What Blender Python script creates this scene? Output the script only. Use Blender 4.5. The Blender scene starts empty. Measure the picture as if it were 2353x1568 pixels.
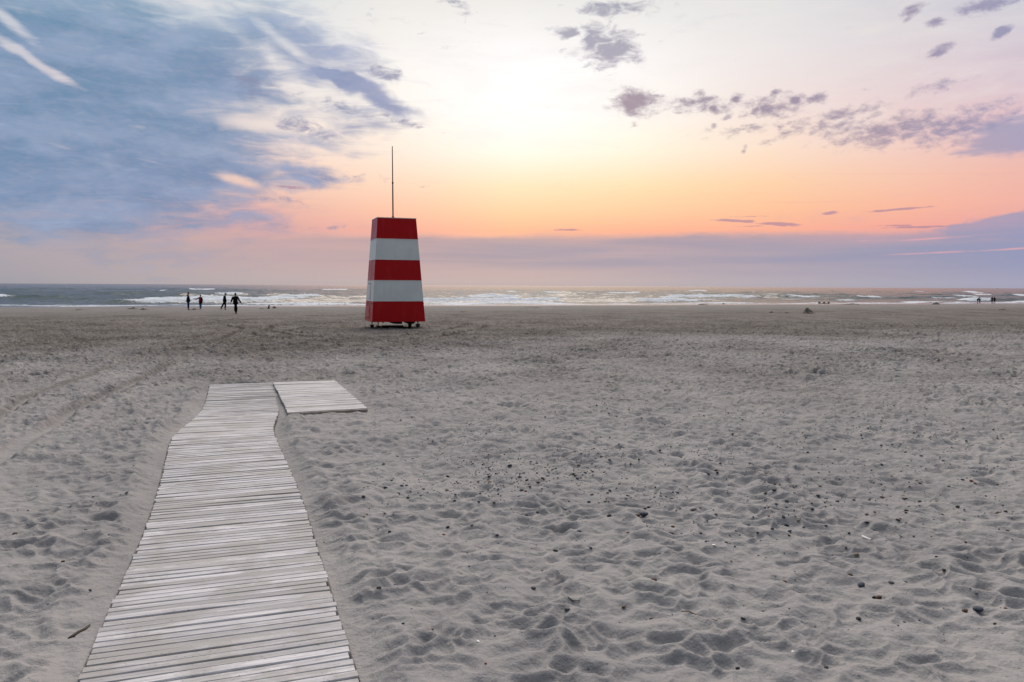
import bpy, bmesh, math, random
import numpy as np
from mathutils import Vector, Matrix

R = math.radians
scene = bpy.context.scene
col = scene.collection

# ------------------------------------------------------------------ camera
FPX = 1765.0                      # focal length in units of a 2353 px wide picture
CAMH = 1.65
PITCH, ROLL = R(-4.12), R(0.28)
cam_d = bpy.data.cameras.new('camera')
cam_d.sensor_width = 36.0
cam_d.lens = FPX / 2353.0 * 36.0
cam_d.clip_start = 0.05
cam_d.clip_end = 60000.0
cam = bpy.data.objects.new('camera', cam_d)
col.objects.link(cam)
CM = Matrix.Rotation(R(90) + PITCH, 4, 'X') @ Matrix.Rotation(ROLL, 4, 'Z')
cam.matrix_world = Matrix.Translation((0, 0, CAMH)) @ CM
scene.camera = cam


def ray(px, py):
    """direction in the world of a point of the photograph (2353 x 1568 units)"""
    v = Vector((px - 1176.5, 784.0 - py, -FPX)).normalized()
    return (CM.to_3x3() @ v)


def azel(px, py):
    d = ray(px, py)
    return math.degrees(math.atan2(d.x, d.y)), math.degrees(math.asin(d.z))


def lin(c):
    return tuple((v / 255 / 12.92) if v / 255 <= 0.04045 else ((v / 255 + 0.055) / 1.055) ** 2.4 for v in c)


# ------------------------------------------------------------------ view
scene.render.engine = 'CYCLES'
scene.view_settings.view_transform = 'Standard'
scene.view_settings.look = 'None'
scene.view_settings.exposure = 0.0
scene.view_settings.gamma = 1.0
scene.view_settings.use_curve_mapping = False
scene.render.resolution_x, scene.render.resolution_y = 1024, 682

# ------------------------------------------------------------------ world
SUN_AZ, SUN_EL = azel(1190, 250)
world = bpy.data.worlds.new('World')
scene.world = world
world.use_nodes = True
WT = world.node_tree
for n in list(WT.nodes):
    WT.nodes.remove(n)


class NB:
    """small helper to write node trees as expressions"""

    def __init__(self, nt):
        self.nt = nt

    def new(self, t):
        return self.nt.nodes.new(t)

    def put(self, sock, v):
        if isinstance(v, bpy.types.NodeSocket):
            self.nt.links.new(v, sock)
        elif isinstance(v, (tuple, list)) and len(v) == 3 and sock.type == 'RGBA':
            sock.default_value = (*v, 1)
        else:
            sock.default_value = v

    def m(self, op, a, b=0.0, c=0.0, clamp=False):
        n = self.new('ShaderNodeMath')
        n.operation = op
        n.use_clamp = clamp
        for i, v in enumerate((a, b, c)):
            if i < len(n.inputs):
                self.put(n.inputs[i], v)
        return n.outputs[0]

    def mr(self, v, a, b, c=0.0, d=1.0, kind='SMOOTHSTEP'):
        n = self.new('ShaderNodeMapRange')
        n.interpolation_type = kind
        for i, x in enumerate((v, a, b, c, d)):
            self.put(n.inputs[i], x)
        return n.outputs[0]

    def xyz(self, x, y, z=0.0):
        n = self.new('ShaderNodeCombineXYZ')
        for i, v in enumerate((x, y, z)):
            self.put(n.inputs[i], v)
        return n.outputs[0]

    def mapping(self, v, loc=(0, 0, 0), rot=(0, 0, 0), sc=(1, 1, 1), kind='POINT'):
        n = self.new('ShaderNodeMapping')
        n.vector_type = kind
        self.put(n.inputs['Vector'], v)
        n.inputs['Location'].default_value = loc
        n.inputs['Rotation'].default_value = rot
        n.inputs['Scale'].default_value = sc
        return n.outputs[0]

    def length(self, v):
        n = self.new('ShaderNodeVectorMath')
        n.operation = 'LENGTH'
        self.put(n.inputs[0], v)
        return n.outputs['Value']

    def noise(self, v, scale, detail=4.0, rough=0.5, dist=0.0, color=False):
        n = self.new('ShaderNodeTexNoise')
        if v is not None:
            self.put(n.inputs['Vector'], v)
        n.inputs['Scale'].default_value = scale
        n.inputs['Detail'].default_value = detail
        n.inputs['Roughness'].default_value = rough
        n.inputs['Distortion'].default_value = dist
        return n.outputs['Color' if color else 'Fac']

    def mix(self, f, a, b, mode='MIX'):
        n = self.new('ShaderNodeMix')
        n.data_type = 'RGBA'
        n.blend_type = mode
        n.clamp_factor = True
        self.put(n.inputs[0], f)
        self.put(n.inputs[6], a)
        self.put(n.inputs[7], b)
        return n.outputs[2]

    def ramp(self, f, stops, kind='LINEAR'):
        n = self.new('ShaderNodeValToRGB')
        r = n.color_ramp
        r.interpolation = kind
        stops = sorted(stops, key=lambda s: s[0])
        while len(r.elements) < len(stops):
            r.elements.new(0.5)
        for e, (p, c) in zip(r.elements, stops):
            e.position = p
        for e, (p, c) in zip(r.elements, stops):
            e.color = (*c, 1)
        self.put(n.inputs[0], f)
        return n.outputs[0]


W = NB(WT)
tc = W.new('ShaderNodeTexCoord')
sep = W.new('ShaderNodeSeparateXYZ')
W.put(sep.inputs[0], tc.outputs['Generated'])
AZ = W.m('MULTIPLY', W.m('ARCTAN2', sep.outputs[0], sep.outputs[1]), 57.29578)
EL = W.m('MULTIPLY', W.m('ARCSINE', sep.outputs[2]), 57.29578)
P = W.xyz(AZ, EL, 0.0)
azf = W.m('DIVIDE', W.m('ADD', AZ, 180.0), 360.0)

# clear evening sky: rows of elevation, colours along the azimuth (sun in front)
COLS = [0, 300, 600, 900, 1176, 1450, 1750, 2050, 2353]
ROWS = [
    # elevation, back colour, colours at the nine azimuths
    (90.0, (120, 128, 134), [(140, 142, 150)] * 9),
    (45.0, (100, 112, 122), [(140, 146, 158), (155, 158, 168), (180, 180, 186), (208, 205, 202), (218, 214, 208), (214, 210, 206),
                            (200, 197, 196), (180, 180, 186), (165, 168, 180)]),
    (19.8, (106, 122, 138), [(165, 190, 205), (190, 205, 215), (215, 222, 226), (236, 234, 230), (238, 236, 232), (232, 232, 230),
                            (224, 226, 226), (205, 208, 216), (188, 196, 212)]),
    (16.0, (108, 122, 136), [(200, 205, 215), (210, 212, 220), (228, 226, 228), (248, 244, 240), (254, 252, 250), (250, 246, 244),
                             (236, 230, 230), (222, 214, 218), (205, 200, 212)]),
    (12.4, (110, 122, 134), [(214, 205, 212), (220, 208, 212), (238, 226, 220), (252, 244, 234), (255, 254, 250), (255, 250, 242),
                             (243, 226, 221), (230, 209, 211), (214, 192, 204)]),
    (9.7, (112, 122, 134), [(210, 198, 206), (225, 205, 205), (245, 222, 212), (252, 234, 217), (255, 248, 231), (255, 244, 221),
                            (252, 226, 206), (241, 208, 200), (228, 190, 194)]),
    (7.2, (114, 120, 132), [(200, 190, 196), (218, 192, 190), (246, 208, 190), (250, 214, 190), (253, 226, 188), (253, 223, 181),
                            (252, 210, 172), (246, 198, 176), (238, 184, 172)]),
    (5.4, (116, 118, 130), [(186, 176, 184), (202, 180, 182), (232, 182, 172), (247, 194, 170), (252, 206, 166), (252, 203, 163),
                            (251, 195, 157), (248, 185, 160), (240, 178, 166)]),
    (4.0, (118, 116, 128), [(180, 168, 176), (192, 168, 172), (212, 168, 168), (240, 174, 160), (249, 182, 152), (248, 176, 150),
                            (248, 176, 152), (243, 170, 156), (230, 166, 164)]),
    (2.6, (118, 114, 126), [(176, 166, 172), (188, 168, 170), (200, 168, 170), (202, 170, 172), (196, 170, 173), (192, 168, 174),
                            (184, 166, 174), (172, 160, 178), (158, 154, 182)]),
    (0.3, (120, 110, 128), [(164, 160, 168), (176, 168, 172), (184, 172, 174), (184, 173, 175), (182, 172, 176), (180, 172, 178),
                            (176, 170, 180), (170, 167, 182), (164, 164, 186)]),
    (-8.0, (70, 70, 75), [(110, 105, 108)] * 9),
]
base = None
prev_el = None
for (el, back, cs) in sorted(ROWS, key=lambda r: r[0]):
    st = [(0.0, lin(back)), (0.22, lin(back)), (0.78, lin(back)), (1.0, lin(back))]
    for px, c in zip(COLS, cs):
        a = math.degrees(math.atan((px - 1176) / FPX))
        st.append(((a + 180) / 360, lin(c)))
    rc = W.ramp(azf, st)
    base = rc if base is None else W.mix(W.mr(EL, prev_el, el, kind='LINEAR'), base, rc)
    prev_el = el

# thin streaked veil across the bright part of the sky
vn = W.noise(W.mapping(P, (4, 1, 0), (0, 0, R(12)), (0.12, 0.5, 1)), 1.0, 6, 0.6, 0.3)
base = W.mix(W.m('MULTIPLY', W.mr(vn, 0.40, 0.72, 0.0, 0.42), W.mr(EL, 7.5, 12.0)), base, lin((236, 229, 226)))

# physically based sky, low sun, folded in at daylight strength
sky = W.new('ShaderNodeTexSky')
sky.sky_type = 'NISHITA'
sky.sun_disc = False
sky.sun_elevation = R(4.0)
sky.sun_rotation = R(SUN_AZ)
sky.air_density = 1.0
sky.dust_density = 2.0
base = W.mix(0.0025, base, sky.outputs[0])
# the glow of the sun behind thin cloud (over-exposed in the photograph)
g1 = W.mr(W.length(W.mapping(P, (SUN_AZ, SUN_EL, 0), (0, 0, 0), (17, 9, 1), 'TEXTURE')), 1.0, 0.0, 0.0, 1.0)
base = W.mix(g1, base, (0.03, 0.04, 0.07), 'ADD')

# warp for ragged cloud outlines
wn1 = W.noise(P, 0.35, 3, 0.55, color=True)
wv = W.new('ShaderNodeVectorMath')
wv.operation = 'MULTIPLY_ADD'
W.put(wv.inputs[0], wn1)
wv.inputs[1].default_value = (3.4, 1.7, 0)
wv.inputs[2].default_value = (-1.7, -0.85, 0)
wa = W.new('ShaderNodeVectorMath')
wa.operation = 'ADD'
W.put(wa.inputs[0], P)
W.put(wa.inputs[1], wv.outputs[0])
PW = wa.outputs[0]

wh = W.new('ShaderNodeVectorMath')
wh.operation = 'SCALE'
W.put(wh.inputs[0], wv.outputs[0])
wh.inputs['Scale'].default_value = 0.35
wb_ = W.new('ShaderNodeVectorMath')
wb_.operation = 'ADD'
W.put(wb_.inputs[0], P)
W.put(wb_.inputs[1], wh.outputs[0])
PH = wb_.outputs[0]


def blob(px, py, rx, ry, rot, inner=0.0, coord=None):
    a, e = azel(px, py)
    k = 57.29578 / FPX
    v = W.mapping(coord or PW, (a, e, 0), (0, 0, R(rot)), (rx * k, ry * k, 1.0), 'TEXTURE')
    return W.mr(W.length(v), 1.0, inner, 0.0, 1.0)


def blobs(lst, coord=None):
    out = None
    for b in lst:
        s = b[5] if len(b) > 5 else 1.0
        v = blob(*b[:5], coord=coord)
        if s != 1.0:
            v = W.m('MULTIPLY', v, s)
        out = v if out is None else W.m('MAXIMUM', out, v)
    return out


# noises: streaks that run down to the right, and finer curdled detail
streak = W.noise(W.mapping(PW, (0, 0, 0), (0, 0, R(16)), (0.10, 0.55, 1)), 1.0, 6, 0.55, 0.4)
streak2 = W.noise(W.mapping(P, (7, 3, 0), (0, 0, R(10)), (0.30, 1.3, 1)), 1.0, 6, 0.58, 0.8)
curd = W.noise(W.mapping(P, (3, 9, 0), (0, 0, R(-18)), (0.62, 1.35, 1)), 1.0, 6, 0.62, 0.5)

# --- the great blue cloud sheet on the left
mass = blobs([
    (680, 110, 380, 150, -22, 0.80), (830, 275, 190, 60, -8, 0.62), (760, 330, 210, 46, -6, 0.62),
    (60, 250, 760, 380, -8, 1.6), (330, 120, 520, 190, -14, 1.25), (480, 390, 350, 95, -3, 1.1), (700, 395, 170, 52, -8, 0.95),
    (800, 190, 250, 40, -21, 1.15), (870, 235, 120, 30, -20, 1.0), (690, 150, 210, 60, -18, 0.6), (640, 60, 220, 50, -22, 0.42), (850, 275, 150, 34, -10, 0.55),
    (590, 505, 330, 32, -2, 0.52), (60, 520, 420, 26, 0, 0.62), (760, 300, 120, 24, -6, 0.5), (640, 30, 320, 40, -8, 0.35),
])
nz = W.m('ADD', W.m('MULTIPLY', W.m('SUBTRACT', streak, 0.5), 0.9), W.m('MULTIPLY', W.m('SUBTRACT', streak2, 0.5), 1.0))
dm = W.mr(W.m('ADD', mass, nz), 0.12, 0.95)
holes = blobs([
    (545, 415, 85, 22, -14, 1.0), (70, 135, 150, 17, -29, 1.0), (20, 50, 100, 22, -33, 0.85), (600, 285, 170, 28, -3, 0.85),
    (740, 345, 100, 14, -10, 0.8), (330, 296, 60, 10, -10, 0.45), (130, 330, 60, 8, -16, 0.35), (350, 372, 80, 6, -8, 0.28),
    (650, 95, 120, 26, -30, 0.75), (480, 45, 150, 26, -12, 0.35), (760, 210, 60, 16, -30, 0.5)], PH)
hn = W.m('ADD', holes, W.m('MULTIPLY', W.m('SUBTRACT', streak2, 0.5), 1.3))
dm = W.m('MULTIPLY', dm, W.m('SUBTRACT', 1.0, W.mr(W.m('MULTIPLY', hn, W.mr(holes, 0.0, 0.25)), 0.10, 0.98, 0.0, 0.88)))
ccol_low = W.ramp(azf, [((a + 180) / 360, lin(c)) for a, c in
                        [(-80, (95, 115, 150)), (-33.7, (116, 142, 176)), (-20, (128, 146, 180)), (-10, (146, 148, 178)), (3, (168, 160, 180)),
                         (18, (158, 152, 178)), (33.7, (150, 152, 182)), (80, (110, 118, 150))]])
ccol_mid = W.ramp(azf, [((a + 180) / 360, lin(c)) for a, c in
                        [(-80, (85, 112, 150)), (-33.7, (106, 139, 172)), (-22, (116, 144, 176)), (-12, (138, 149, 184)), (-3, (168, 164, 184)),
                         (12, (170, 158, 174)), (33.7, (152, 152, 180)), (80, (110, 122, 155))]])
ccol_top = W.ramp(azf, [((a + 180) / 360, lin(c)) for a, c in
                        [(-80, (85, 122, 152)), (-33.7, (112, 158, 180)), (-22, (134, 168, 192)), (-12, (165, 182, 205)), (0, (175, 178, 190)),
                         (12, (165, 170, 184)), (33.7, (145, 158, 190)), (80, (105, 125, 158))]])
ccol = W.mix(W.mr(EL, 5, 11), ccol_low, ccol_mid)
ccol = W.mix(W.mr(EL, 14, 21), ccol, ccol_top)
mottle = W.noise(W.mapping(PW, (1, 2, 0), (0, 0, R(16)), (0.16, 0.62, 1)), 1.0, 5, 0.5, 0.3)
fineb = W.noise(W.mapping(P, (2, 5, 0), (0, 0, R(14)), (0.9, 2.6, 1)), 1.0, 7, 0.7, 0.6)
ccol = W.mix(W.mr(fineb, 0.4, 0.7, 0.0, 0.22), ccol, lin((176, 172, 190)))
ccol_m = W.mix(W.m('ADD', W.mr(mottle, 0.35, 0.68, 0.0, 0.55), W.mr(streak2, 0.45, 0.75, 0.0, 0.30)), ccol, W.mix(0.5, ccol, lin((188, 196, 222))))
out = W.mix(W.m('MULTIPLY', dm, 0.97), base, ccol_m)

# --- veils in the bright middle and the top
veil = blobs([
    (950, 60, 330, 60, -8, 0.30), (1060, 20, 90, 30, -16, 0.6), (1395, 100, 160, 92, -8, 0.95), (1300, 80, 70, 30, -5, 0.8), (1420, 20, 200, 40, 0, 0.75),
    (900, 165, 60, 26, -18, 0.62), (960, 290, 120, 16, -6, 0.45), (1020, 300, 30, 9, 20, 0.5), (860, 405, 110, 13, -10, 0.45), (960, 422, 80, 6, -8, 0.4),
    (940, 355, 30, 6, -12, 0.35), (880, 175, 90, 40, -16, 0.80), (930, 275, 120, 26, -8, 0.70), (700, 290, 130, 34, -8, 0.75), (790, 250, 120, 36, -14, 0.6), (760, 405, 110, 26, -4, 0.6), (620, 460, 170, 20, -2, 0.55), (700, 520, 190, 12, -2, 0.55), (600, 200, 140, 40, -14, 0.6), (1950, 205, 180, 12, 4, 0.34), (1700, 130, 330, 30, 5, 0.16), (1500, 20, 120, 30, 0, 0.32)])
dv = W.mr(W.m('ADD', veil, W.m('ADD', W.m('MULTIPLY', W.m('SUBTRACT', curd, 0.5), 2.0), W.m('MULTIPLY', W.m('SUBTRACT', streak2, 0.5), 0.5))), 0.34, 0.95)
dv = W.m('MULTIPLY', dv, W.mr(veil, 0.02, 0.15))
out = W.mix(W.m('MULTIPLY', dv, 0.85), out, W.mix(0.5, ccol, lin((150, 146, 166))))

# --- curdled mauve cloudlets on the right
puff = blobs([
    (1462, 235, 98, 50, -4, 0.85), (1455, 225, 40, 22, 0, 1.0), (1455, 285, 18, 14, 0, 0.6), (1580, 237, 38, 18, -6, 0.82), (1640, 250, 24, 20, -30, 0.85), (1610, 215, 26, 14, 0, 0.6),
    (1690, 230, 34, 12, 0, 0.75), (1735, 255, 26, 20, 20, 0.75), (1780, 215, 22, 16, 30, 0.6), (1825, 232, 28, 19, -14, 0.92), (1875, 225, 40, 18, 14, 0.78),
    (1672, 270, 26, 12, 20, 0.6), (1560, 258, 20, 10, 0, 0.5), (1642, 290, 14, 12, 0, 0.5), (1765, 325, 30, 14, 10, 0.55), (1710, 345, 10, 20, -20, 0.55),
    (1800, 290, 32, 12, 16, 0.5), (1870, 300, 50, 14, 22, 0.5), (1930, 285, 32, 14, 18, 0.65), (1985, 305, 48, 20, 20, 0.66), (2050, 290, 60, 22, 16, 0.7),
    (2075, 310, 70, 24, 8, 0.66), (2150, 285, 70, 26, 14, 0.62), (2000, 270, 60, 14, 18, 0.45), (1780, 245, 140, 40, 4, 0.62), (2050, 300, 220, 52, 6, 0.68), (2200, 290, 190, 56, 10, 0.62), (2150, 200, 120, 22, 8, 0.42), (1620, 240, 200, 34, 0, 0.52), (1900, 275, 190, 30, 14, 0.55), (1700, 300, 160, 24, 4, 0.38),
    (2160, 118, 42, 20, 24, 0.9), (2300, 75, 30, 15, 24, 1.0), (2150, 52, 36, 16, 6, 0.75), (2100, 22, 50, 20, 20, 0.6), (2270, 12, 90, 24, 6, 0.85),
    (2090, 40, 26, 10, 30, 0.5)], P)
fine = W.noise(W.mapping(P, (3, 9, 0), (0, 0, R(-18)), (0.8, 1.5, 1)), 1.0, 8, 0.66, 0.25)
dp = W.mr(W.m('ADD', W.m('MULTIPLY', puff, 1.15), W.m('MULTIPLY', W.m('SUBTRACT', fine, 0.5), 2.3)), 0.12, 0.98)
dp = W.m('MULTIPLY', dp, W.mr(puff, 0.02, 0.2))
pcol = W.ramp(azf, [((a + 180) / 360, lin(c)) for a, c in [(5, (160, 138, 152)), (16, (146, 134, 156)), (25, (156, 142, 164)), (34, (146, 148, 182))]])
out = W.mix(W.m('MULTIPLY', dp, 0.88), out, pcol)

# --- smooth lilac clouds at the right edge and the thin dark streaks near the horizon
side = blobs([(2330, 310, 170, 62, 6, 0.85), (2250, 345, 110, 22, 4, 0.6), (2340, 505, 215, 30, 9, 1.3), (2300, 525, 200, 22, 3, 1.2), (2350, 540, 260, 18, 2, 1.0)])
ds = W.mr(W.m('ADD', side, W.m('MULTIPLY', W.m('SUBTRACT', streak2, 0.5), 0.9)), 0.30, 0.72)
out = W.mix(W.m('MULTIPLY', ds, 0.8), out, W.ramp(azf, [((a + 180) / 360, lin(c)) for a, c in [(24, (178, 158, 178)), (34, (152, 156, 188))]]))
thin = blobs([
    (1690, 508, 75, 5, -3, 1.0), (1790, 515, 70, 7, -4, 1.0), (1905, 490, 26, 7, 6, 0.9), (2060, 482, 110, 4, 3, 0.9), (2110, 522, 110, 4, 0, 0.8), (2050, 519, 60, 4, 0, 0.7),
    (1300, 528, 60, 4, 0, 0.7), (1720, 520, 60, 3, 0, 0.5), (660, 430, 70, 7, 0, 0.5), (1720, 498, 120, 3, 0, 0.4)], P)
dt = W.mr(W.m('ADD', W.m('MULTIPLY', thin, 1.5), W.m('MULTIPLY', W.m('SUBTRACT', W.noise(W.mapping(P, (0, 4, 0), (0, 0, 0), (0.9, 4.5, 1)), 1.0, 7, 0.66, 0.2), 0.5), 3.0)), 0.25, 0.95)
dt = W.m('MULTIPLY', dt, W.mr(thin, 0.0, 0.15))
out = W.mix(W.m('MULTIPLY', dt, 0.75), out, lin((176, 140, 160)))

# --- long horizon bank with a soft upper edge, banded within
edge = W.m('ADD', W.m('MULTIPLY', W.m('SUBTRACT', W.noise(W.mapping(P, (5, 0, 0), (0, 0, 0), (0.10, 0.35, 1)), 1.0, 7, 0.66), 0.5), 1.7), 3.95)
edge = W.m('ADD', edge, W.mr(AZ, -33, -6, -1.35, 0.0))
bk = W.mr(W.m('SUBTRACT', edge, EL), -0.10, 0.55)
bands = W.noise(W.mapping(P, (2, 8, 0), (0, 0, R(1.5)), (0.05, 0.85, 1)), 1.0, 4, 0.5, 0.3)
bank_c = W.ramp(azf, [((a + 180) / 360, lin(c)) for a, c in [(-34, (172, 166, 174)), (-10, (184, 164, 168)), (0, (174, 162, 172)), (14, (164, 158, 175)), (26, (156, 155, 180)), (34, (148, 154, 186))]])
bank_f = W.m('MULTIPLY', bk, W.mr(EL, 0.2, 1.8))
bank_f = W.m('MULTIPLY', bank_f, W.mr(bands, 0.3, 0.66, 1.0, 0.45))
bank_f = W.m('MULTIPLY', bank_f, W.mr(AZ, -26, -4, 0.35, 0.95))
out = W.mix(bank_f, out, bank_c)
slit = blobs([(2150, 581, 130, 3, 2, 0.8), (2300, 574, 120, 3, 3, 0.9), (2150, 548, 160, 3, 3, 0.8), (2000, 553, 100, 3, 0, 0.4)], P)
out = W.mix(W.m('MULTIPLY', slit, W.mr(streak2, 0.35, 0.6)), out, lin((230, 172, 176)))
trail = blobs([(1380, 513, 330, 1.1, -0.3, 0.75), (1560, 500, 200, 0.8, -0.4, 0.4)], P)
out = W.mix(trail, out, lin((255, 206, 150)))
trail2 = blobs([(2080, 400, 300, 1.6, -3.2, 0.22), (1850, 465, 150, 1.6, -1.0, 0.25)], P)
out = W.mix(trail2, out, lin((240, 165, 150)))

# --- the unseen sky above the frame is boosted here to light the sand
front = W.mr(AZ, 20, 120, 1.0, 0.0)
front = W.m('MULTIPLY', front, W.mr(AZ, -120, -20, 0.0, 1.0))
gain = W.m('ADD', 1.0, W.m('MULTIPLY', W.mr(EL, 21, 55), W.m('ADD', 0.6, W.m('MULTIPLY', front, 1.5))))
vg = W.new('ShaderNodeVectorMath')
vg.operation = 'SCALE'
W.put(vg.inputs[0], out)
W.put(vg.inputs['Scale'], gain)
bg = W.new('ShaderNodeBackground')
W.put(bg.inputs[0], vg.outputs[0])
bg.inputs[1].default_value = 1.0
wo = W.new('ShaderNodeOutputWorld')
WT.links.new(bg.outputs[0], wo.inputs[0])
world.cycles.sampling_method = 'MANUAL'
world.cycles.sample_map_resolution = 512

# ------------------------------------------------------------------ sun (veiled by cloud: weak and very soft)
sl = bpy.data.lights.new('sun', 'SUN')
sl.energy = 2.8
sl.angle = R(40)
sl.color = (1.0, 0.84, 0.69)
so = bpy.data.objects.new('sun', sl)
col.objects.link(so)
LAMP_EL = R(44)     # light comes through thin cloud, its centre a little above the disc
sd = Vector((math.sin(R(SUN_AZ)) * math.cos(LAMP_EL), math.cos(R(SUN_AZ)) * math.cos(LAMP_EL), math.sin(LAMP_EL)))
so.rotation_euler = sd.to_track_quat('Z', 'Y').to_euler()
so.location = (0, 60, 40)

# ------------------------------------------------------------------ numpy noise
def _h(ix, iy, k):
    n = (ix.astype(np.int64) * 374761393 + iy.astype(np.int64) * 668265263 + k * 1442695041) & 0xFFFFFFFF
    n = ((n ^ (n >> 13)) * 1274126177) & 0xFFFFFFFF
    return ((n ^ (n >> 16)) & 0xFFFFFF).astype(np.float64) / 16777216.0


def perlin(x, y, k=0):
    ix, iy = np.floor(x), np.floor(y)
    fx, fy = x - ix, y - iy
    u, v = fx * fx * fx * (fx * (fx * 6 - 15) + 10), fy * fy * fy * (fy * (fy * 6 - 15) + 10)

    def g(dx, dy):
        a = _h(ix + dx, iy + dy, k) * 6.2831853
        return np.cos(a) * (fx - dx) + np.sin(a) * (fy - dy)
    a = g(0, 0) * (1 - u) + g(1, 0) * u
    b = g(0, 1) * (1 - u) + g(1, 1) * u
    return (a * (1 - v) + b * v) * 1.5


def fbm(x, y, k=0, o=4, r=0.5):
    s, a, f = 0, 1.0, 1.0
    for i in range(o):
        s = s + a * perlin(x * f, y * f, k + i * 17)
        a *= r
        f *= 2.03
    return s


def worley(x, y, k=0):
    """distance to the nearest feature point, its random value, and the vector to it"""
    ix, iy = np.floor(x), np.floor(y)
    best = np.full(x.shape, 9.0)
    rnd = np.zeros(x.shape)
    bx, by = np.zeros(x.shape), np.zeros(x.shape)
    for dx in (-1, 0, 1):
        for dy in (-1, 0, 1):
            cx, cy = ix + dx, iy + dy
            qx = cx + 0.1 + 0.8 * _h(cx, cy, k) - x
            qy = cy + 0.1 + 0.8 * _h(cx, cy, k + 5) - y
            d = qx * qx + qy * qy
            m = d < best
            best = np.where(m, d, best)
            rnd = np.where(m, _h(cx, cy, k + 11), rnd)
            bx = np.where(m, qx, bx)
            by = np.where(m, qy, by)
    return np.sqrt(best), rnd, bx, by


def sstep(a, b, x):
    t = np.clip((x - a) / (b - a), 0, 1)
    return t * t * (3 - 2 * t)


# ------------------------------------------------------------------ the lie of the land
SEA = -2.15
S0 = 141.0
NX, NY = -0.3177, 0.9482          # towards the sea, square to the shoreline


def shore(x, y):
    return NX * x + NY * y


PS = np.array([-400, 3.2, 5.0, 9.3, 10.8, 15, 25, 41, 60, 88, 132, 141, 160, 230, 400, 900])
PZ = np.array([0.07, 0.06, 0.0, 0.0, -0.12, -0.15, -0.34, -0.77, -0.86, -1.02, -2.02, -2.15, -2.5, -4.0, -6.0, -8.0])


def base_z(x, y):
    return np.interp(shore(np.asarray(x, float), np.asarray(y, float)), PS, PZ)


def hit(px, py):
    """where the line of sight through a photo point meets the beach"""
    d = ray(px, py)
    t = np.linspace(2.0, 400.0, 40000)
    x, y, z = d.x * t, d.y * t, CAMH + d.z * t
    below = np.nonzero(z < base_z(x, y))[0]
    i = below[0] if len(below) else len(t) - 1
    return float(x[i]), float(y[i])


# boardwalk centre line: (y, x, z of the walking surface)
BW = np.array([(0.3, -0.20, 0.09), (2.0, -0.80, 0.085), (3.055, -1.20, 0.075), (3.52, -1.362, 0.065), (4.08, -1.556, 0.045), (4.97, -1.866, 0.01),
               (5.87, -2.187, 0.005), (7.21, -2.72, 0.0), (8.45, -3.215, 0.0), (9.28, -3.46, -0.085), (10.35, -3.72, -0.125), (11.43, -4.03, -0.13),
               (13.4, -4.745, -0.085)])
BHALF = 0.525
_s = np.linspace(0.3, 13.4, 260)
BWx = np.interp(_s, BW[:, 0], BW[:, 1])
BWz = np.interp(_s, BW[:, 0], BW[:, 2])
for _ in range(160):
    BWx[1:-1] = (BWx[:-2] + BWx[1:-1] * 2 + BWx[2:]) / 4
    BWz[1:-1] = (BWz[:-2] + BWz[1:-1] * 2 + BWz[2:]) / 4
_arc = np.concatenate([[0], np.cumsum(np.hypot(np.diff(BWx), np.diff(_s)))])
BLEN = _arc[-1]


def bw_at(t):
    return np.interp(t, _arc, BWx), np.interp(t, _arc, _s), np.interp(t, _arc, BWz)


def bw_local(x, y):
    """along, across and height of the nearest boardwalk point"""
    yc = np.clip(y, 0.3, 13.4)
    cx = np.interp(yc, _s, BWx)
    across = (x - cx) * 0.939
    along_y = np.clip(y + (cx - x) * 0.33, 0.3, 13.4)       # drop the foot of the perpendicular
    cx2 = np.interp(along_y, _s, BWx)
    across = np.sign(x - cx2) * np.hypot(x - cx2, y - along_y)
    return along_y, across, np.interp(along_y, _s, BWz)


# side platform: front left corner, unit vectors along its width and its length
PF = np.array([-2.98, 10.15])
PU = np.array([0.9365, 0.3508])
PV = np.array([-0.3508, 0.9365])
PW_, PL_ = 1.06, 3.38
PTOP = -0.055


def plat_local(x, y):
    dx, dy = x - PF[0], y - PF[1]
    return dx * PU[0] + dy * PU[1], dx * PV[0] + dy * PV[1]


def polyline(pts):
    return np.array([hit(*p) for p in pts])


def dist_poly(x, y, P_):
    best = np.full(x.shape, 1e9)
    side_ = np.zeros(x.shape)
    for a, b in zip(P_[:-1], P_[1:]):
        ab = b - a
        L2 = max((ab ** 2).sum(), 1e-9)
        t = np.clip(((x - a[0]) * ab[0] + (y - a[1]) * ab[1]) / L2, 0, 1)
        dx, dy = x - a[0] - t * ab[0], y - a[1] - t * ab[1]
        d = np.hypot(dx, dy)
        m = d < best
        best = np.where(m, d, best)
        side_ = np.where(m, np.sign(ab[0] * dy - ab[1] * dx), side_)
    return best, side_


TRACKS = [polyline(p) for p in (
    [(-200, 1150), (0, 1060), (96, 997), (164, 949), (260, 906), (342, 867), (444, 816), (526, 775), (556, 757), (513, 750), (420, 750)],
    [(-300, 1090), (-100, 1010), (68, 915), (200, 868), (301, 832), (424, 788), (500, 768)],
    [(1080, 745), (1010, 764), (920, 776), (800, 781), (690, 776), (615, 763), (625, 754), (690, 747), (790, 744)],
    [(1120, 752), (1030, 775), (900, 790), (760, 790), (640, 782), (560, 768)],
    [(700, 770), (660, 762), (700, 755), (800, 752)],
)]
TRACK_W = [0.095, 0.075, 0.12, 0.12, 0.12]


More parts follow.
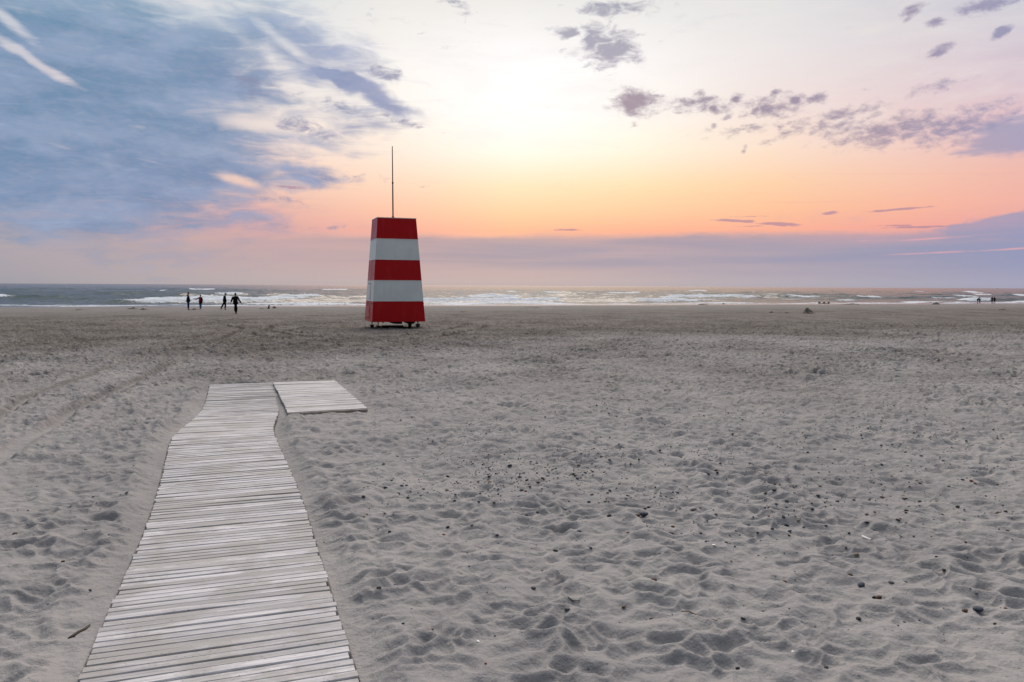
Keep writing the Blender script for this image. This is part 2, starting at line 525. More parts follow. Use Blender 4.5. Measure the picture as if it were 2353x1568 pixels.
def height(x, y):
    """returns height and a 0..1 'dark damp sand' factor"""
    shp = x.shape
    x, y = x.ravel().astype(float), y.ravel().astype(float)
    z = base_z(x, y)
    r = np.hypot(x, y)
    s = shore(x, y)
    near = r < 75
    # how trampled: soft dry sand near, firm sand beyond
    lim = 24 + 3 * np.sin(x * 0.11) + 0.22 * x + 6 * perlin(x * 0.12, y * 0.12, 3) + 3 * perlin(x * 0.5, y * 0.5, 4)
    soft = 1 - sstep(lim - 5, lim + 7, y)
    add_ = np.zeros_like(z)
    i = np.nonzero(near)[0]
    xi, yi, so_ = x[i], y[i], soft[i]
    wx = xi + 0.10 * perlin(xi * 3.1, yi * 3.1, 31) + 0.05 * perlin(xi * 8.1, yi * 8.1, 35)
    wy = yi + 0.10 * perlin(xi * 3.1, yi * 3.1, 33) + 0.05 * perlin(xi * 8.1, yi * 8.1, 37)
    patch = 0.75 + 0.40 * sstep(-0.5, 0.6, perlin(xi * 0.8, yi * 0.8, 41))
    f1, r1, _, _ = worley(wx / 0.165, wy / 0.125, 1)
    bowl = 0.62 * sstep(0.0, 0.66, f1) + 0.38 * np.minimum(f1, 0.72) ** 2 / 0.52
    depth_ = np.clip(0.95 + 0.75 * perlin(xi * 2.6, yi * 2.6, 43), 0.35, 1.6)
    h = 0.049 * bowl * depth_ * patch * (1 + 0.70 * sstep(5.5, 12, yi) + 0.75 * sstep(12, 24, yi))
    f2, r2, _, _ = worley(wx / 0.09 + 5, wy / 0.07, 2)
    h += (0.009 + 0.012 * sstep(5, 11, yi)) * np.minimum(f2, 0.8) ** 2 * np.clip(0.6 + perlin(xi * 1.7, yi * 1.7, 45), 0.1, 1.4) + 0.016 * perlin(xi * 2.1, yi * 2.9, 11)
    h += 0.020 * perlin(xi * 1.3, yi * 1.3, 5) + 0.010 * perlin(xi * 3.2, yi * 4.2, 6) + 0.0045 * perlin(xi * 9, yi * 12, 7)
    h += 0.035 * perlin(xi * 0.33, yi * 0.33, 8)
    rp = 0.0022 * perlin(xi * 22, yi * 30, 9) + 0.0010 * perlin(xi * 55, yi * 70, 10)
    h += rp
    # fresh, deeper footprints
    f3, r3, bx, by = worley(xi / 0.62 + 3.3, yi / 0.62, 3)
    ang = r3 * 40.0
    ux, uy = np.cos(ang), np.sin(ang)
    la, lb = (bx * ux + by * uy) * 0.62, (-bx * uy + by * ux) * 0.62
    fp = np.exp(-((la / 0.105) ** 4) - ((lb / 0.042) ** 4))
    rim = np.exp(-((np.hypot(la / 0.14, lb / 0.08) - 1) / 0.28) ** 2)
    dens = 0.12 + 0.45 * np.exp(-((np.abs(xi + 0.366 * yi + 0.06) - 1.0) / 0.5) ** 2)
    pick = (((r3 * 7.77) % 1.0) < dens)
    h += pick * (-0.038 * fp + 0.009 * rim)
    # crumbly clods thrown out of some footprints
    clod = np.maximum(0, perlin(xi * 17, yi * 20, 51)) * np.maximum(0, perlin(xi * 1.9, yi * 1.9, 52) - 0.25)
    h += 0.035 * clod
    # firm sand further out: low and broken
    g = 0.016 * perlin(xi * 1.1, yi * 0.7, 61) + 0.010 * perlin(xi * 2.9, yi * 2.0, 62) + 0.008 * np.maximum(0, perlin(xi * 5, yi * 3.5, 63))
    amp = so_ * (0.75 + 0.35 * perlin(xi * 0.35, yi * 0.35, 65))
    hh = h * (amp + 0.85 * (1 - so_) * (1 - 0.5 * sstep(45, 60, yi))) + g * (1 - so_)
    # boardwalk: sand lies just under its edges, smoothed beside it
    ay, ac, bz = bw_local(xi, yi)
    inside = (yi < 15)
    aab = np.abs(ac)
    onbw = inside & (ay < 13.39) | (inside & (aab < 0.6))
    smooth = np.where(onbw, sstep(BHALF + 0.01, BHALF + 0.24, aab), 1.0)
    zz = z[i]
    target = bz - 0.030 - 0.012 * (ac > 0)
    zz = np.where(onbw, target * (1 - smooth) + zz * smooth, zz)
    hh = hh * (0.12 + 0.88 * smooth)
    hh = np.where(onbw & (aab < BHALF + 0.01), -0.035 - 0.05 * (aab < BHALF - 0.04), hh)
    hh += np.where(onbw, 0.022 * np.exp(-((aab - BHALF - 0.20) / 0.09) ** 2) * (1 + 0.8 * perlin(xi * 2, yi * 2, 71)), 0)
    hh += np.where(onbw & (ac < 0), 0.016 * np.exp(-((aab - BHALF - 0.03) / 0.06) ** 2) * (0.6 + perlin(xi * 3, yi * 3, 72)), 0)
    # platform
    pu, pv = plat_local(xi, yi)
    ou = np.maximum(np.maximum(-pu, pu - PW_), 0)
    ov = np.maximum(np.maximum(-pv, pv - PL_), 0)
    pd = np.hypot(ou, ov)
    pm = sstep(0.0, 0.3, pd)
    zz = zz * pm + (PTOP - 0.054) * (1 - pm)
    hh = hh * (0.15 + 0.85 * pm)
    # tyre tracks
    for T, tw in zip(TRACKS, TRACK_W):
        lo, hi = T.min(0) - 1, T.max(0) + 1
        j = np.nonzero((xi > lo[0]) & (xi < hi[0]) & (yi > lo[1]) & (yi < hi[1]))[0]
        if not len(j):
            continue
        d, sd_ = dist_poly(xi[j], yi[j], T)
        rut = np.exp(-(d / tw) ** 4)
        lip = np.exp(-((d - tw * 1.45) / (tw * 0.45)) ** 2)
        tread = np.sin((xi[j] * 0.8 + yi[j] * 0.6) * 46) * 0.004
        keep = np.clip(0.55 + 1.1 * perlin(xi[j] * 0.5, yi[j] * 0.5, 77), 0.15, 1)
        hh[j] = hh[j] * (1 - 0.85 * rut) + keep * (-0.036 * rut + 0.022 * lip + tread * rut)
    add_[i] = hh
    z[i] = zz
    # far firm beach: faint swells
    far = ~near
    add_[far] = 0.02 * perlin(x[far] * 0.5, y[far] * 0.22, 81)
    k = sstep(75, 60, r) * 1.0
    add_ = np.where(near, add_ * sstep(76, 60, r) + (1 - sstep(76, 60, r)) * 0.02 * perlin(x * 0.5, y * 0.22, 81), add_)
    add_ += 0.02 * np.maximum(0, perlin(x * 3.1, y * 1.7, 99)) * sstep(22, 34, s) * (1 - sstep(70, 120, s))
    add_ += 0.05 * sstep(30, 50, s) * (1 - sstep(110, 130, s)) * np.maximum(0, fbm(x * 0.16, y * 0.10, 91, 3) - 0.35)
    add_ += 0.06 * np.maximum(0, fbm(x * 0.9, y * 0.5, 95, 3) - 0.45) * sstep(35, 55, s) * (1 - sstep(120, 134, s))
    add_ *= 1 - sstep(124, 134, s)
    pat = np.clip(0.5 + 0.9 * fbm(x * 0.35, y * 0.22, 97, 4), 0, 1)
    damp = (1 - soft) * (0.75 + 0.25 * pat)
    damp = np.where(s > 55, damp * (1 - 0.55 * sstep(62, 90, s) * (0.6 + 0.4 * pat)), damp)
    damp = np.maximum(damp, 0.42 * pat * sstep(8, 17, y) * soft)
    for T_, w_ in zip(TRACKS, TRACK_W):
        lo, hi = T_.min(0) - 1, T_.max(0) + 1
        j = np.nonzero((x > lo[0]) & (x < hi[0]) & (y > lo[1]) & (y < hi[1]))[0]
        dd, _ = dist_poly(x[j], y[j], T_)
        damp[j] = np.maximum(damp[j], (0.6 + 1.0 * sstep(20, 32, y[j])) * sstep(6, 13, y[j]) * np.exp(-((dd - 0.9 * w_) / ((0.8 + 0.7 * sstep(24, 34, y[j])) * w_)) ** 2))
    damp = np.where(s > 110, np.maximum(damp, sstep(112, 138, s) * 0.9), damp)
    return (z + add_).reshape(shp), damp.reshape(shp)


def ground(x, y):
    h, _ = height(np.array([float(x)]), np.array([float(y)]))
    return float(h[0])


# ------------------------------------------------------------------ object helpers
def link(o, parent=None):
    col.objects.link(o)
    if parent is not None:
        o.parent = parent
    return o


def tag(o, label=None, cat=None, group=None, kind=None):
    for k, v in (('label', label), ('category', cat), ('group', group), ('kind', kind)):
        if v:
            o[k] = v
    return o


def empty(name, loc, rz=0.0, label=None, cat=None, group=None):
    o = bpy.data.objects.new(name, None)
    o.empty_display_size = 0.2
    o.location = loc
    o.rotation_euler = (0, 0, rz)
    link(o)
    return tag(o, label, cat, group)


def mesh_obj(name, verts, faces, mats, parent=None, smooth=False, matidx=None):
    me = bpy.data.meshes.new(name)
    me.from_pydata([tuple(v) for v in verts], [], [tuple(f) for f in faces])
    for m in (mats if isinstance(mats, (list, tuple)) else [mats]):
        me.materials.append(m)
    if matidx is not None:
        me.polygons.foreach_set('material_index', matidx)
    if smooth:
        me.polygons.foreach_set('use_smooth', [True] * len(me.polygons))
    me.update()
    return link(bpy.data.objects.new(name, me), parent)


def grid_mesh(name, X, Y, Z, mat, wrap=False):
    n, m = X.shape
    co = np.stack([X, Y, Z], -1).reshape(-1, 3).astype(np.float32)
    i = np.arange(n - 1)[:, None]
    jn = m if wrap else m - 1
    j = np.arange(jn)[None, :]
    j2 = (j + 1) % m
    a = i * m + j
    quads = np.stack([a, i * m + j2, (i + 1) * m + j2, (i + 1) * m + j], -1).reshape(-1, 4).astype(np.int32)
    me = bpy.data.meshes.new(name)
    me.vertices.add(len(co))
    me.vertices.foreach_set('co', co.ravel())
    me.loops.add(quads.size)
    me.loops.foreach_set('vertex_index', quads.ravel())
    me.polygons.add(len(quads))
    me.polygons.foreach_set('loop_start', np.arange(0, quads.size, 4, dtype=np.int32))
    me.polygons.foreach_set('use_smooth', np.ones(len(quads), dtype=bool))
    me.update(calc_edges=True)
    me.validate()
    me.materials.append(mat)
    return me


def box(bm, x0, x1, y0, y1, z0, z1, M=None, mi=0):
    vs = [bm.verts.new((x, y, z)) for z in (z0, z1) for x, y in ((x0, y0), (x1, y0), (x1, y1), (x0, y1))]
    if M is not None:
        for v in vs:
            v.co = M @ v.co
    fs = [(3, 2, 1, 0), (4, 5, 6, 7), (0, 1, 5, 4), (1, 2, 6, 5), (2, 3, 7, 6), (3, 0, 4, 7)]
    out_ = []
    for f in fs:
        ff = bm.faces.new([vs[i] for i in f])
        ff.material_index = mi
        out_.append(ff)
    return out_


def cyl(bm, p0, p1, r0, r1=None, n=12, mi=0):
    r1 = r0 if r1 is None else r1
    p0, p1 = Vector(p0), Vector(p1)
    q = (p1 - p0).to_track_quat('Z', 'Y')
    a = [bm.verts.new(p0 + q @ Vector((math.cos(t) * r0, math.sin(t) * r0, 0))) for t in [2 * math.pi * i / n for i in range(n)]]
    b = [bm.verts.new(p1 + q @ Vector((math.cos(t) * r1, math.sin(t) * r1, 0))) for t in [2 * math.pi * i / n for i in range(n)]]
    for i in range(n):
        f = bm.faces.new((a[i], a[(i + 1) % n], b[(i + 1) % n], b[i]))
        f.material_index = mi
        f.smooth = True
    bm.faces.new(list(reversed(a))).material_index = mi
    bm.faces.new(b).material_index = mi


def bm_obj(name, bm, mats, parent=None, bevel=0.0):
    if bevel:
        bmesh.ops.bevel(bm, geom=list(bm.edges), offset=bevel, segments=1, affect='EDGES')
    bmesh.ops.recalc_face_normals(bm, faces=list(bm.faces))
    me = bpy.data.meshes.new(name)
    bm.to_mesh(me)
    bm.free()
    for m in (mats if isinstance(mats, (list, tuple)) else [mats]):
        me.materials.append(m)
    return link(bpy.data.objects.new(name, me), parent)


# ------------------------------------------------------------------ materials
def material(name):
    m = bpy.data.materials.new(name)
    m.use_nodes = True
    nt = m.node_tree
    for n in list(nt.nodes):
        nt.nodes.remove(n)
    b = NB(nt)
    pr = b.new('ShaderNodeBsdfPrincipled')
    o = b.new('ShaderNodeOutputMaterial')
    nt.links.new(pr.outputs[0], o.inputs[0])
    return m, b, pr


def bump(b, pr, h, strength, dist):
    n = b.new('ShaderNodeBump')
    n.inputs['Strength'].default_value = strength
    n.inputs['Distance'].default_value = dist
    b.put(n.inputs['Height'], h)
    b.nt.links.new(n.outputs[0], pr.inputs['Normal'])


def simple(name, c, rough=0.7, var=0.15, scale=8.0, metal=0.0, bmp=0.2, spec=0.3):
    m, b, pr = material(name)
    t = b.new('ShaderNodeTexCoord').outputs['Object']
    n = b.noise(t, scale, 5, 0.6)
    b.put(pr.inputs['Base Color'], b.mix(b.mr(n, 0.3, 0.7), tuple(v * (1 - var) for v in c), tuple(min(1, v * (1 + var)) for v in c)))
    pr.inputs['Roughness'].default_value = rough
    pr.inputs['Metallic'].default_value = metal
    pr.inputs['Specular IOR Level'].default_value = spec
    bump(b, pr, b.noise(t, scale * 6, 3, 0.6), bmp, 0.004)
    return m


def attr(b, name, fac=True):
    n = b.new('ShaderNodeAttribute')
    n.attribute_name = name
    return n.outputs['Fac' if fac else 'Color']


def sand_material():
    m, b, pr = material('sand')
    pos = b.new('ShaderNodeNewGeometry').outputs['Position']
    damp = attr(b, 'damp')
    wet = attr(b, 'wet')
    dry = b.mix(b.mr(b.noise(pos, 0.5, 4, 0.6), 0.35, 0.7), (0.305, 0.301, 0.310), (0.246, 0.244, 0.256))
    firm = b.mix(b.mr(b.noise(pos, 0.28, 6, 0.65), 0.35, 0.68), (0.182, 0.170, 0.159), (0.112, 0.105, 0.100))
    firm = b.mix(b.mr(b.noise(b.mapping(pos, sc=(1.0, 1.0, 1)), 2.2, 6, 0.78), 0.42, 0.62, 0.0, 0.75), firm, (0.050, 0.045, 0.042))
    c = b.mix(damp, dry, firm)
    c = b.mix(b.mr(damp, 1.0, 1.7, 0.0, 0.75), c, (0.055, 0.050, 0.046))
    grain = b.noise(pos, 260.0, 2, 0.7)
    c = b.mix(b.mr(grain, 0.3, 0.7, 0.0, 0.30), c, b.mix(1.0, c, (0.62, 0.60, 0.58), 'MULTIPLY'))
    grain2 = b.noise(pos, 38.0, 3, 0.65)
    c = b.mix(b.mr(grain2, 0.45, 0.75, 0.0, 0.35), c, b.mix(1.0, c, (0.66, 0.66, 0.68), 'MULTIPLY'))
    # small dark grit and shell chips, denser in drifts
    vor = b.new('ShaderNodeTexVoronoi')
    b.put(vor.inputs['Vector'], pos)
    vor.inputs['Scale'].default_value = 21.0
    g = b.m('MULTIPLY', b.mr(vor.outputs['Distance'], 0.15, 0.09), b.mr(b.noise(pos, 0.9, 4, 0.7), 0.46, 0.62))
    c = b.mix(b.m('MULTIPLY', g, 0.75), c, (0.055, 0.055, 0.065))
    # coarser dark grit that also paints in the shade of small trampled dents
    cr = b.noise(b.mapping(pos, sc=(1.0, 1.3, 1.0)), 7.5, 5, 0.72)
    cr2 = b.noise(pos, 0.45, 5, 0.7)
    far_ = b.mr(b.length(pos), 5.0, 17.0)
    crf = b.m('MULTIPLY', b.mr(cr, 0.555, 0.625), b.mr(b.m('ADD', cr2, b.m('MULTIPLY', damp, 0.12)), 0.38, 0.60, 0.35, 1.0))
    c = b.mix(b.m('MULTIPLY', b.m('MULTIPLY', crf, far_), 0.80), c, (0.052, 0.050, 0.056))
    c = b.mix(wet, c, (0.10, 0.088, 0.080))
    b.put(pr.inputs['Base Color'], c)
    b.put(pr.inputs['Roughness'], b.mr(wet, 0.0, 1.0, 0.95, 0.14, 'LINEAR'))
    b.put(pr.inputs['Specular IOR Level'], b.mr(wet, 0.0, 1.0, 0.12, 0.5, 'LINEAR'))
    hb = b.m('ADD', b.m('MULTIPLY', grain, 0.25), b.m('MULTIPLY', grain2, 1.3))
    hb = b.m('ADD', hb, b.m('MULTIPLY', b.noise(pos, 11.0, 4, 0.6), b.mr(b.length(pos), 5.0, 16.0, 2.6, 6.0)))
    hb = b.m('ADD', hb, b.m('MULTIPLY', b.noise(pos, 3.6, 4, 0.65), b.m('ADD', b.mr(damp, 0.0, 1.0, 1.0, 7.0), b.mr(b.length(pos), 6.0, 18.0, 2.0, 9.0))))
    hb = b.m('MULTIPLY', hb, b.mr(wet, 0.0, 0.5, 1.0, 0.0, 'LINEAR'))
    bump(b, pr, hb, 0.8, 0.009)
    return m


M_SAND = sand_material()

# ------------------------------------------------------------------ the beach: one sheet, finest where it is seen closest
def az_samples(step, lim):
    a = list(np.arange(-lim, lim + step / 2, step))
    b_ = list(np.linspace(lim, 360 - lim, 60)[1:-1])
    return np.radians(np.array(a + b_))


def radii():
    r = [0.6]
    while r[-1] < 420:
        q = r[-1]
        dr = max(0.012, min(q * q / (768 * 1.7) * 0.55, 0.06 if q < 24 else 0.06 + (q - 24) * 0.006))
        if q < 2.5:
            dr = 0.10
        if q > 205:
            dr = 6
        r.append(q + dr)
    return np.array(r)


az = az_samples(0.062, 42.0)
rr = radii()
RR, AA = np.meshgrid(rr, az, indexing='ij')
X, Y = RR * np.sin(AA), RR * np.cos(AA)
Z, DAMP = height(X, Y)
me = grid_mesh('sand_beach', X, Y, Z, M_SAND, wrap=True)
SS = shore(X, Y)
WET = sstep(131.5, 137.5, SS + 2.2 * perlin(X * 0.06, Y * 0.06, 123) + 0.8 * perlin(X * 0.3, Y * 0.2, 124))
for nm, arr in (('damp', DAMP), ('wet', WET)):
    at = me.attributes.new(nm, 'FLOAT', 'POINT')
    at.data.foreach_set('value', arr.ravel().astype(np.float32))
# close the hub under the camera
sand = link(bpy.data.objects.new('sand_beach', me))
tag(sand, kind='structure')
bmh = bmesh.new()
hub = [bmh.verts.new((0.63 * math.sin(2 * math.pi * i / 40), 0.63 * math.cos(2 * math.pi * i / 40), 0.03)) for i in range(40)]
bmh.faces.new(hub)
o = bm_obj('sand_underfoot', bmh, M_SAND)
tag(o, kind='structure')
# far land sheet, reaching beyond the beach on both sides and behind
farv = [(-9000, -9000, -0.6), (9000, -9000, -0.6)]
t0, t1 = S0 - 60, S0 - 60
me2v = [(-9000, -9000, -0.35), (9000, -9000, -0.35)]
# its seaward edge runs parallel to the shoreline
def on_s(s_, x_):
    return (x_, (s_ - NX * x_) / NY)
a0, a1 = on_s(60, 9000), on_s(60, -9000)
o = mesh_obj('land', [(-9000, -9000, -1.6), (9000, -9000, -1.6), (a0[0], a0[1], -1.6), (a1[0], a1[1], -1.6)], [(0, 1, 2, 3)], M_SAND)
tag(o, kind='structure')

# ------------------------------------------------------------------ the sea
def sea_material():
    m, b, pr = material('sea_water')
    pos = b.new('ShaderNodeNewGeometry').outputs['Position']
    foam = attr(b, 'foam')
    rot = b.mapping(pos, (0, 0, 0), (0, 0, R(18.5)), (1, 1, 1))
    body = b.mix(b.mr(b.noise(pos, 0.02, 3), 0.35, 0.7), (0.020, 0.040, 0.044), (0.045, 0.055, 0.045))
    br = b.noise(rot, 0.9, 6, 0.7)
    br2 = b.noise(b.mapping(rot, (0, 0, 0), (0, 0, 0), (0.5, 1.8, 1)), 1.6, 5, 0.7)
    f = b.mr(b.m('ADD', foam, b.m('MULTIPLY', b.m('SUBTRACT', b.m('ADD', b.m('MULTIPLY', br, 0.5), b.m('MULTIPLY', br2, 0.5)), 0.5), 1.6)), 0.42, 0.72)
    f = b.m('MULTIPLY', f, b.mr(foam, 0.03, 0.2))
    b.put(pr.inputs['Base Color'], (0.56, 0.61, 0.68))
    pr.inputs['Roughness'].default_value = 0.85
    pr.inputs['IOR'].default_value = 1.33
    pr.inputs['Specular IOR Level'].default_value = 0.1
    w1 = b.noise(b.mapping(rot, sc=(0.55, 1.0, 1)), 0.9, 5, 0.62)
    w2 = b.noise(b.mapping(rot, sc=(0.5, 1.0, 1)), 0.16, 4, 0.6)
    calm = attr(b, 'calm')
    hb = b.m('MULTIPLY', b.m('ADD', b.m('MULTIPLY', w1, 0.55), b.m('MULTIPLY', w2, 1.0)), b.m('SUBTRACT', 1.0, calm))
    bump(b, pr, hb, 0.8, 0.26)
    # murky, sediment laden water: mirror layer weaker than that of clean water
    fr = b.new('ShaderNodeFresnel')
    fr.inputs['IOR'].default_value = 1.33
    nrm = pr.inputs['Normal'].links[0].from_socket
    b.nt.links.new(nrm, fr.inputs['Normal'])
    df = b.new('ShaderNodeBsdfDiffuse')
    b.put(df.inputs['Color'], b.mix(1.0, body, (1.5, 1.5, 1.5), 'MULTIPLY'))
    b.nt.links.new(nrm, df.inputs['Normal'])
    gl = b.new('ShaderNodeBsdfGlossy')
    gl.inputs['Color'].default_value = (0.54, 0.53, 0.55, 1)
    gl.inputs['Roughness'].default_value = 0.17
    b.nt.links.new(nrm, gl.inputs['Normal'])
    mw = b.new('ShaderNodeMixShader')
    b.nt.links.new(fr.outputs[0], mw.inputs[0])
    b.nt.links.new(df.outputs[0], mw.inputs[1])
    b.nt.links.new(gl.outputs[0], mw.inputs[2])
    mf = b.new('ShaderNodeMixShader')
    b.put(mf.inputs[0], f)
    b.nt.links.new(mw.outputs[0], mf.inputs[1])
    b.nt.links.new(pr.outputs[0], mf.inputs[2])
    out_ = [n for n in b.nt.nodes if n.type == 'OUTPUT_MATERIAL'][0]
    b.nt.links.new(mf.outputs[0], out_.inputs[0])
    return m


M_SEA = sea_material()


def sea_height(x, y):
    s = shore(x, y) - S0
    t = 0.948 * x + 0.3177 * y                 # along the shore
    far = sstep(0, 60, s)
    z = 0.24 * perlin(x * 0.17 + y * 0.05, y * 0.30, 201) + 0.11 * perlin(x * 0.45, y * 0.8, 203)
    z += 0.34 * perlin(x * 0.06, y * 0.14, 205) * sstep(10, 90, s)
    z += 0.30 * perlin(x * 0.016, y * 0.04, 207) * sstep(120, 300, s)
    z *= 0.25 + 0.75 * far
    foam = np.zeros_like(z)
    # successive rollers: (distance out, height, how broken, phase)
    for n_, (c, H, brk, k) in enumerate([(13, 0.32, 1.0, 1), (27, 0.85, 0.85, 2), (43, 0.6, 0.7, 10), (62, 0.65, 0.55, 3), (88, 0.75, 0.50, 4), (122, 0.85, 0.50, 5),
                                         (165, 0.75, 0.20, 6), (225, 0.7, 0.15, 7), (300, 0.7, 0.12, 8), (400, 0.7, 0.1, 9)]):
        cc = c + 5.0 * perlin(t * 0.020, t * 0 + k * 3.1, 210 + k) + 1.2 * perlin(t * 0.11, t * 0 + k, 230 + k)
        env = sstep(-0.22, 0.28, perlin(t * 0.026 + k * 7.7, t * 0 + 0.5, 250 + k) + 0.28 * sstep(10, -40, t) + (0.25 if n_ < 2 else 0.0))
        u = s - cc
        wf = 1.5 + c * 0.012
        wb = 5.0 + c * 0.03
        prof = np.where(u < 0, np.exp(-(u / wf) ** 2), np.exp(-(u / wb) ** 2))
        z = z + H * env * prof
        bm_ = sstep(0.0, 0.35, 0.40 * sstep(5, -35, t) * (n_ in (0, 1, 3, 4)) + perlin(t * 0.035 + k * 3.3, t * 0 + 0.2, 270 + k) - 0.24 + brk * 0.62)
        fp = np.where(u < 0, np.exp(-(u / (wf * 1.5)) ** 2), np.exp(-(u / (wb * (0.55 if n_ < 2 else 0.22))) ** 2))
        foam = np.maximum(foam, bm_ * sstep(0.15, 0.6, env) * fp)
        z += 0.16 * bm_ * env * fp * np.abs(perlin(x * 1.3, y * 1.3, 290 + k)) * 2
    # spent foam running up the beach
    wash = (1 - sstep(8, 26, s + 5 * perlin(t * 0.03, s * 0.1, 301))) * (0.62 + 0.5 * perlin(t * 0.09, s * 0.35, 303)) * sstep(1.2, 3.0, s + 1.2 * perlin(t * 0.05, t * 0, 305))
    foam = np.maximum(foam, wash)
    foam = np.maximum(foam, 0.55 * sstep(0.25, 0.6, perlin(t * 0.03, s * 0.06, 307)) * (1 - sstep(60, 110, s)) * sstep(20, 34, s))
    flat = sstep(0.5, 9, s)
    z = SEA + z * flat + 0.03 * (1 - flat)
    calm = 1 - sstep(2, 9, s)
    return z, np.clip(foam, 0, 1), calm


ra = [118.0]
while ra[-1] < 26000:
    q = ra[-1]
    ra.append(q + (0.28 if q < 230 else 0.28 + (q - 230) * 0.0085))
ra = np.array(ra)
aa = np.radians(np.arange(-44, 44.01, 0.085))
RR, AA = np.meshgrid(ra, aa, indexing='ij')
# shift start of each ray to lie just landward of the waterline
start = (S0 - 3.5) / (NX * np.sin(AA) + NY * np.cos(AA))
RR = RR / 118.0 * 118.0 - 118.0 + np.maximum(start, 60)
X, Y = RR * np.sin(AA), RR * np.cos(AA)
Z, FOAM, CALM = sea_height(X, Y)
me = grid_mesh('sea', X, Y, Z, M_SEA)
for nm, arr in (('foam', FOAM), ('calm', CALM)):
    at = me.attributes.new(nm, 'FLOAT', 'POINT')
    at.data.foreach_set('value', arr.ravel().astype(np.float32))
sea = tag(link(bpy.data.objects.new('sea', me)), kind='structure')
# side wings of open water outside the view, reaching the horizon
for sgn in (-1, 1):
    p0 = (X[0, 0 if sgn < 0 else -1], Y[0, 0 if sgn < 0 else -1])
    p1 = (X[-1, 0 if sgn < 0 else -1], Y[-1, 0 if sgn < 0 else -1])
    q0 = on_s(S0, sgn * 24000)
    vs = [(p0[0], p0[1], SEA + 0.02), (p1[0], p1[1], SEA + 0.02), (q0[0], q0[1], SEA + 0.02)]
    tag(mesh_obj('sea', vs, [(0, 1, 2) if sgn > 0 else (2, 1, 0)], M_SEA), kind='structure')


# ================================================================== OBJECTS
random.seed(5)

# ------------------------------------------------------------------ wood
def wood_material(name, light, dark, sandy=0.5):
    m, b, pr = material(name)
    pos = b.new('ShaderNodeNewGeometry').outputs['Position']
    tone = attr(b, 'tone')
    uv = b.new('ShaderNodeAttribute')
    uv.attribute_name = 'grain'
    g = uv.outputs['Vector']
    fib = b.noise(b.mapping(g, sc=(3.0, 70.0, 1)), 1.0, 5, 0.65, 0.6)
    fine = b.noise(b.mapping(g, sc=(9.0, 260.0, 1)), 1.0, 3, 0.6)
    c = b.mix(tone, dark, light)
    c = b.mix(b.mr(fib, 0.35, 0.68), b.mix(1.0, c, (0.66, 0.66, 0.68), 'MULTIPLY'), c)
    c = b.mix(b.mr(fine, 0.5, 0.75, 0.0, 0.45), c, b.mix(1.0, c, (0.5, 0.5, 0.52), 'MULTIPLY'))
    # wind-blown sand lying on the boards and trodden crumbs
    dr = b.m('ADD', b.noise(pos, 2.6, 6, 0.68), b.m('MULTIPLY', b.noise(b.mapping(g, sc=(2, 9, 1)), 1.0, 4, 0.6), 0.5))
    sandm = b.mr(dr, 0.68, 0.84, 0.0, sandy)
    c = b.mix(sandm, c, b.mix(b.noise(pos, 200, 2), (0.24, 0.235, 0.235), (0.35, 0.342, 0.34)))
    crumb = b.m('MULTIPLY', b.mr(b.noise(pos, 46.0, 3, 0.7), 0.63, 0.70), b.mr(b.noise(pos, 2.0, 4, 0.7), 0.50, 0.62))
    c = b.mix(b.m('MULTIPLY', crumb, 0.65), c, (0.12, 0.105, 0.09))
    b.put(pr.inputs['Base Color'], c)
    pr.inputs['Roughness'].default_value = 0.75
    pr.inputs['Specular IOR Level'].default_value = 0.25
    hb = b.m('ADD', b.m('MULTIPLY', fib, 1.0), b.m('MULTIPLY', fine, 0.4))
    hb = b.m('ADD', hb, b.m('MULTIPLY', b.m('ADD', sandm, crumb), 1.2))
    bump(b, pr, hb, 0.7, 0.003)
    return m


M_WOOD = wood_material('weathered_whitish_wood', (0.63, 0.63, 0.67), (0.38, 0.378, 0.395), 0.7)
M_WOOD_P = wood_material('cleaner_grey_wood', (0.63, 0.63, 0.67), (0.40, 0.395, 0.41), 0.45)
M_BEAM = simple('old_timber', (0.16, 0.145, 0.13), 0.85, 0.3, 5)
M_BOLT = simple('green_copper_bolt', (0.05, 0.12, 0.08), 0.5, 0.2, 20, 0.6)


def plank_deck(name, slats, mat, parent):
    """slats: (centre, unit along the slat, unit across, half length, half width, thickness, tone, tilt)"""
    V, F, tone, grain = [], [], [], []
    for k, (c, u, v, hl, hw, th, tn, tilt) in enumerate(slats):
        off = random.random() * 40
        segs = 7
        b0 = len(V)
        bow = random.uniform(-0.0035, 0.0035)
        for i in range(segs + 1):
            f = -1 + 2 * i / segs
            dz = bow * (1 - f * f) + tilt * f
            wob = 0.0016 * math.sin(f * 3 + off)
            for (a, zz) in ((-1, -th), (-1, -0.004), (-0.88, 0.0), (0.88, 0.0), (1, -0.004), (1, -th)):
                V.append((c[0] + u[0] * hl * f + v[0] * (hw * a + wob), c[1] + u[1] * hl * f + v[1] * (hw * a + wob), c[2] + zz + dz))
                tone.append(tn)
                grain.append((hl * f + off, a * hw + k * 0.37, off))
        for i in range(segs):
            for j in range(6):
                j2 = (j + 1) % 6
                F.append((b0 + i * 6 + j, b0 + i * 6 + j2, b0 + (i + 1) * 6 + j2, b0 + (i + 1) * 6 + j))
        F.append(tuple(b0 + j for j in range(5, -1, -1)))
        F.append(tuple(b0 + segs * 6 + j for j in range(6)))
    o_ = mesh_obj(name, V, F, mat, parent)
    a_ = o_.data.attributes.new('tone', 'FLOAT', 'POINT')
    a_.data.foreach_set('value', np.array(tone, np.float32))
    a_ = o_.data.attributes.new('grain', 'FLOAT_VECTOR', 'POINT')
    a_.data.foreach_set('vector', np.array(grain, np.float32).ravel())
    bm_ = bmesh.new()
    bm_.from_mesh(o_.data)
    bmesh.ops.recalc_face_normals(bm_, faces=list(bm_.faces))
    bm_.to_mesh(o_.data)
    bm_.free()
    return o_


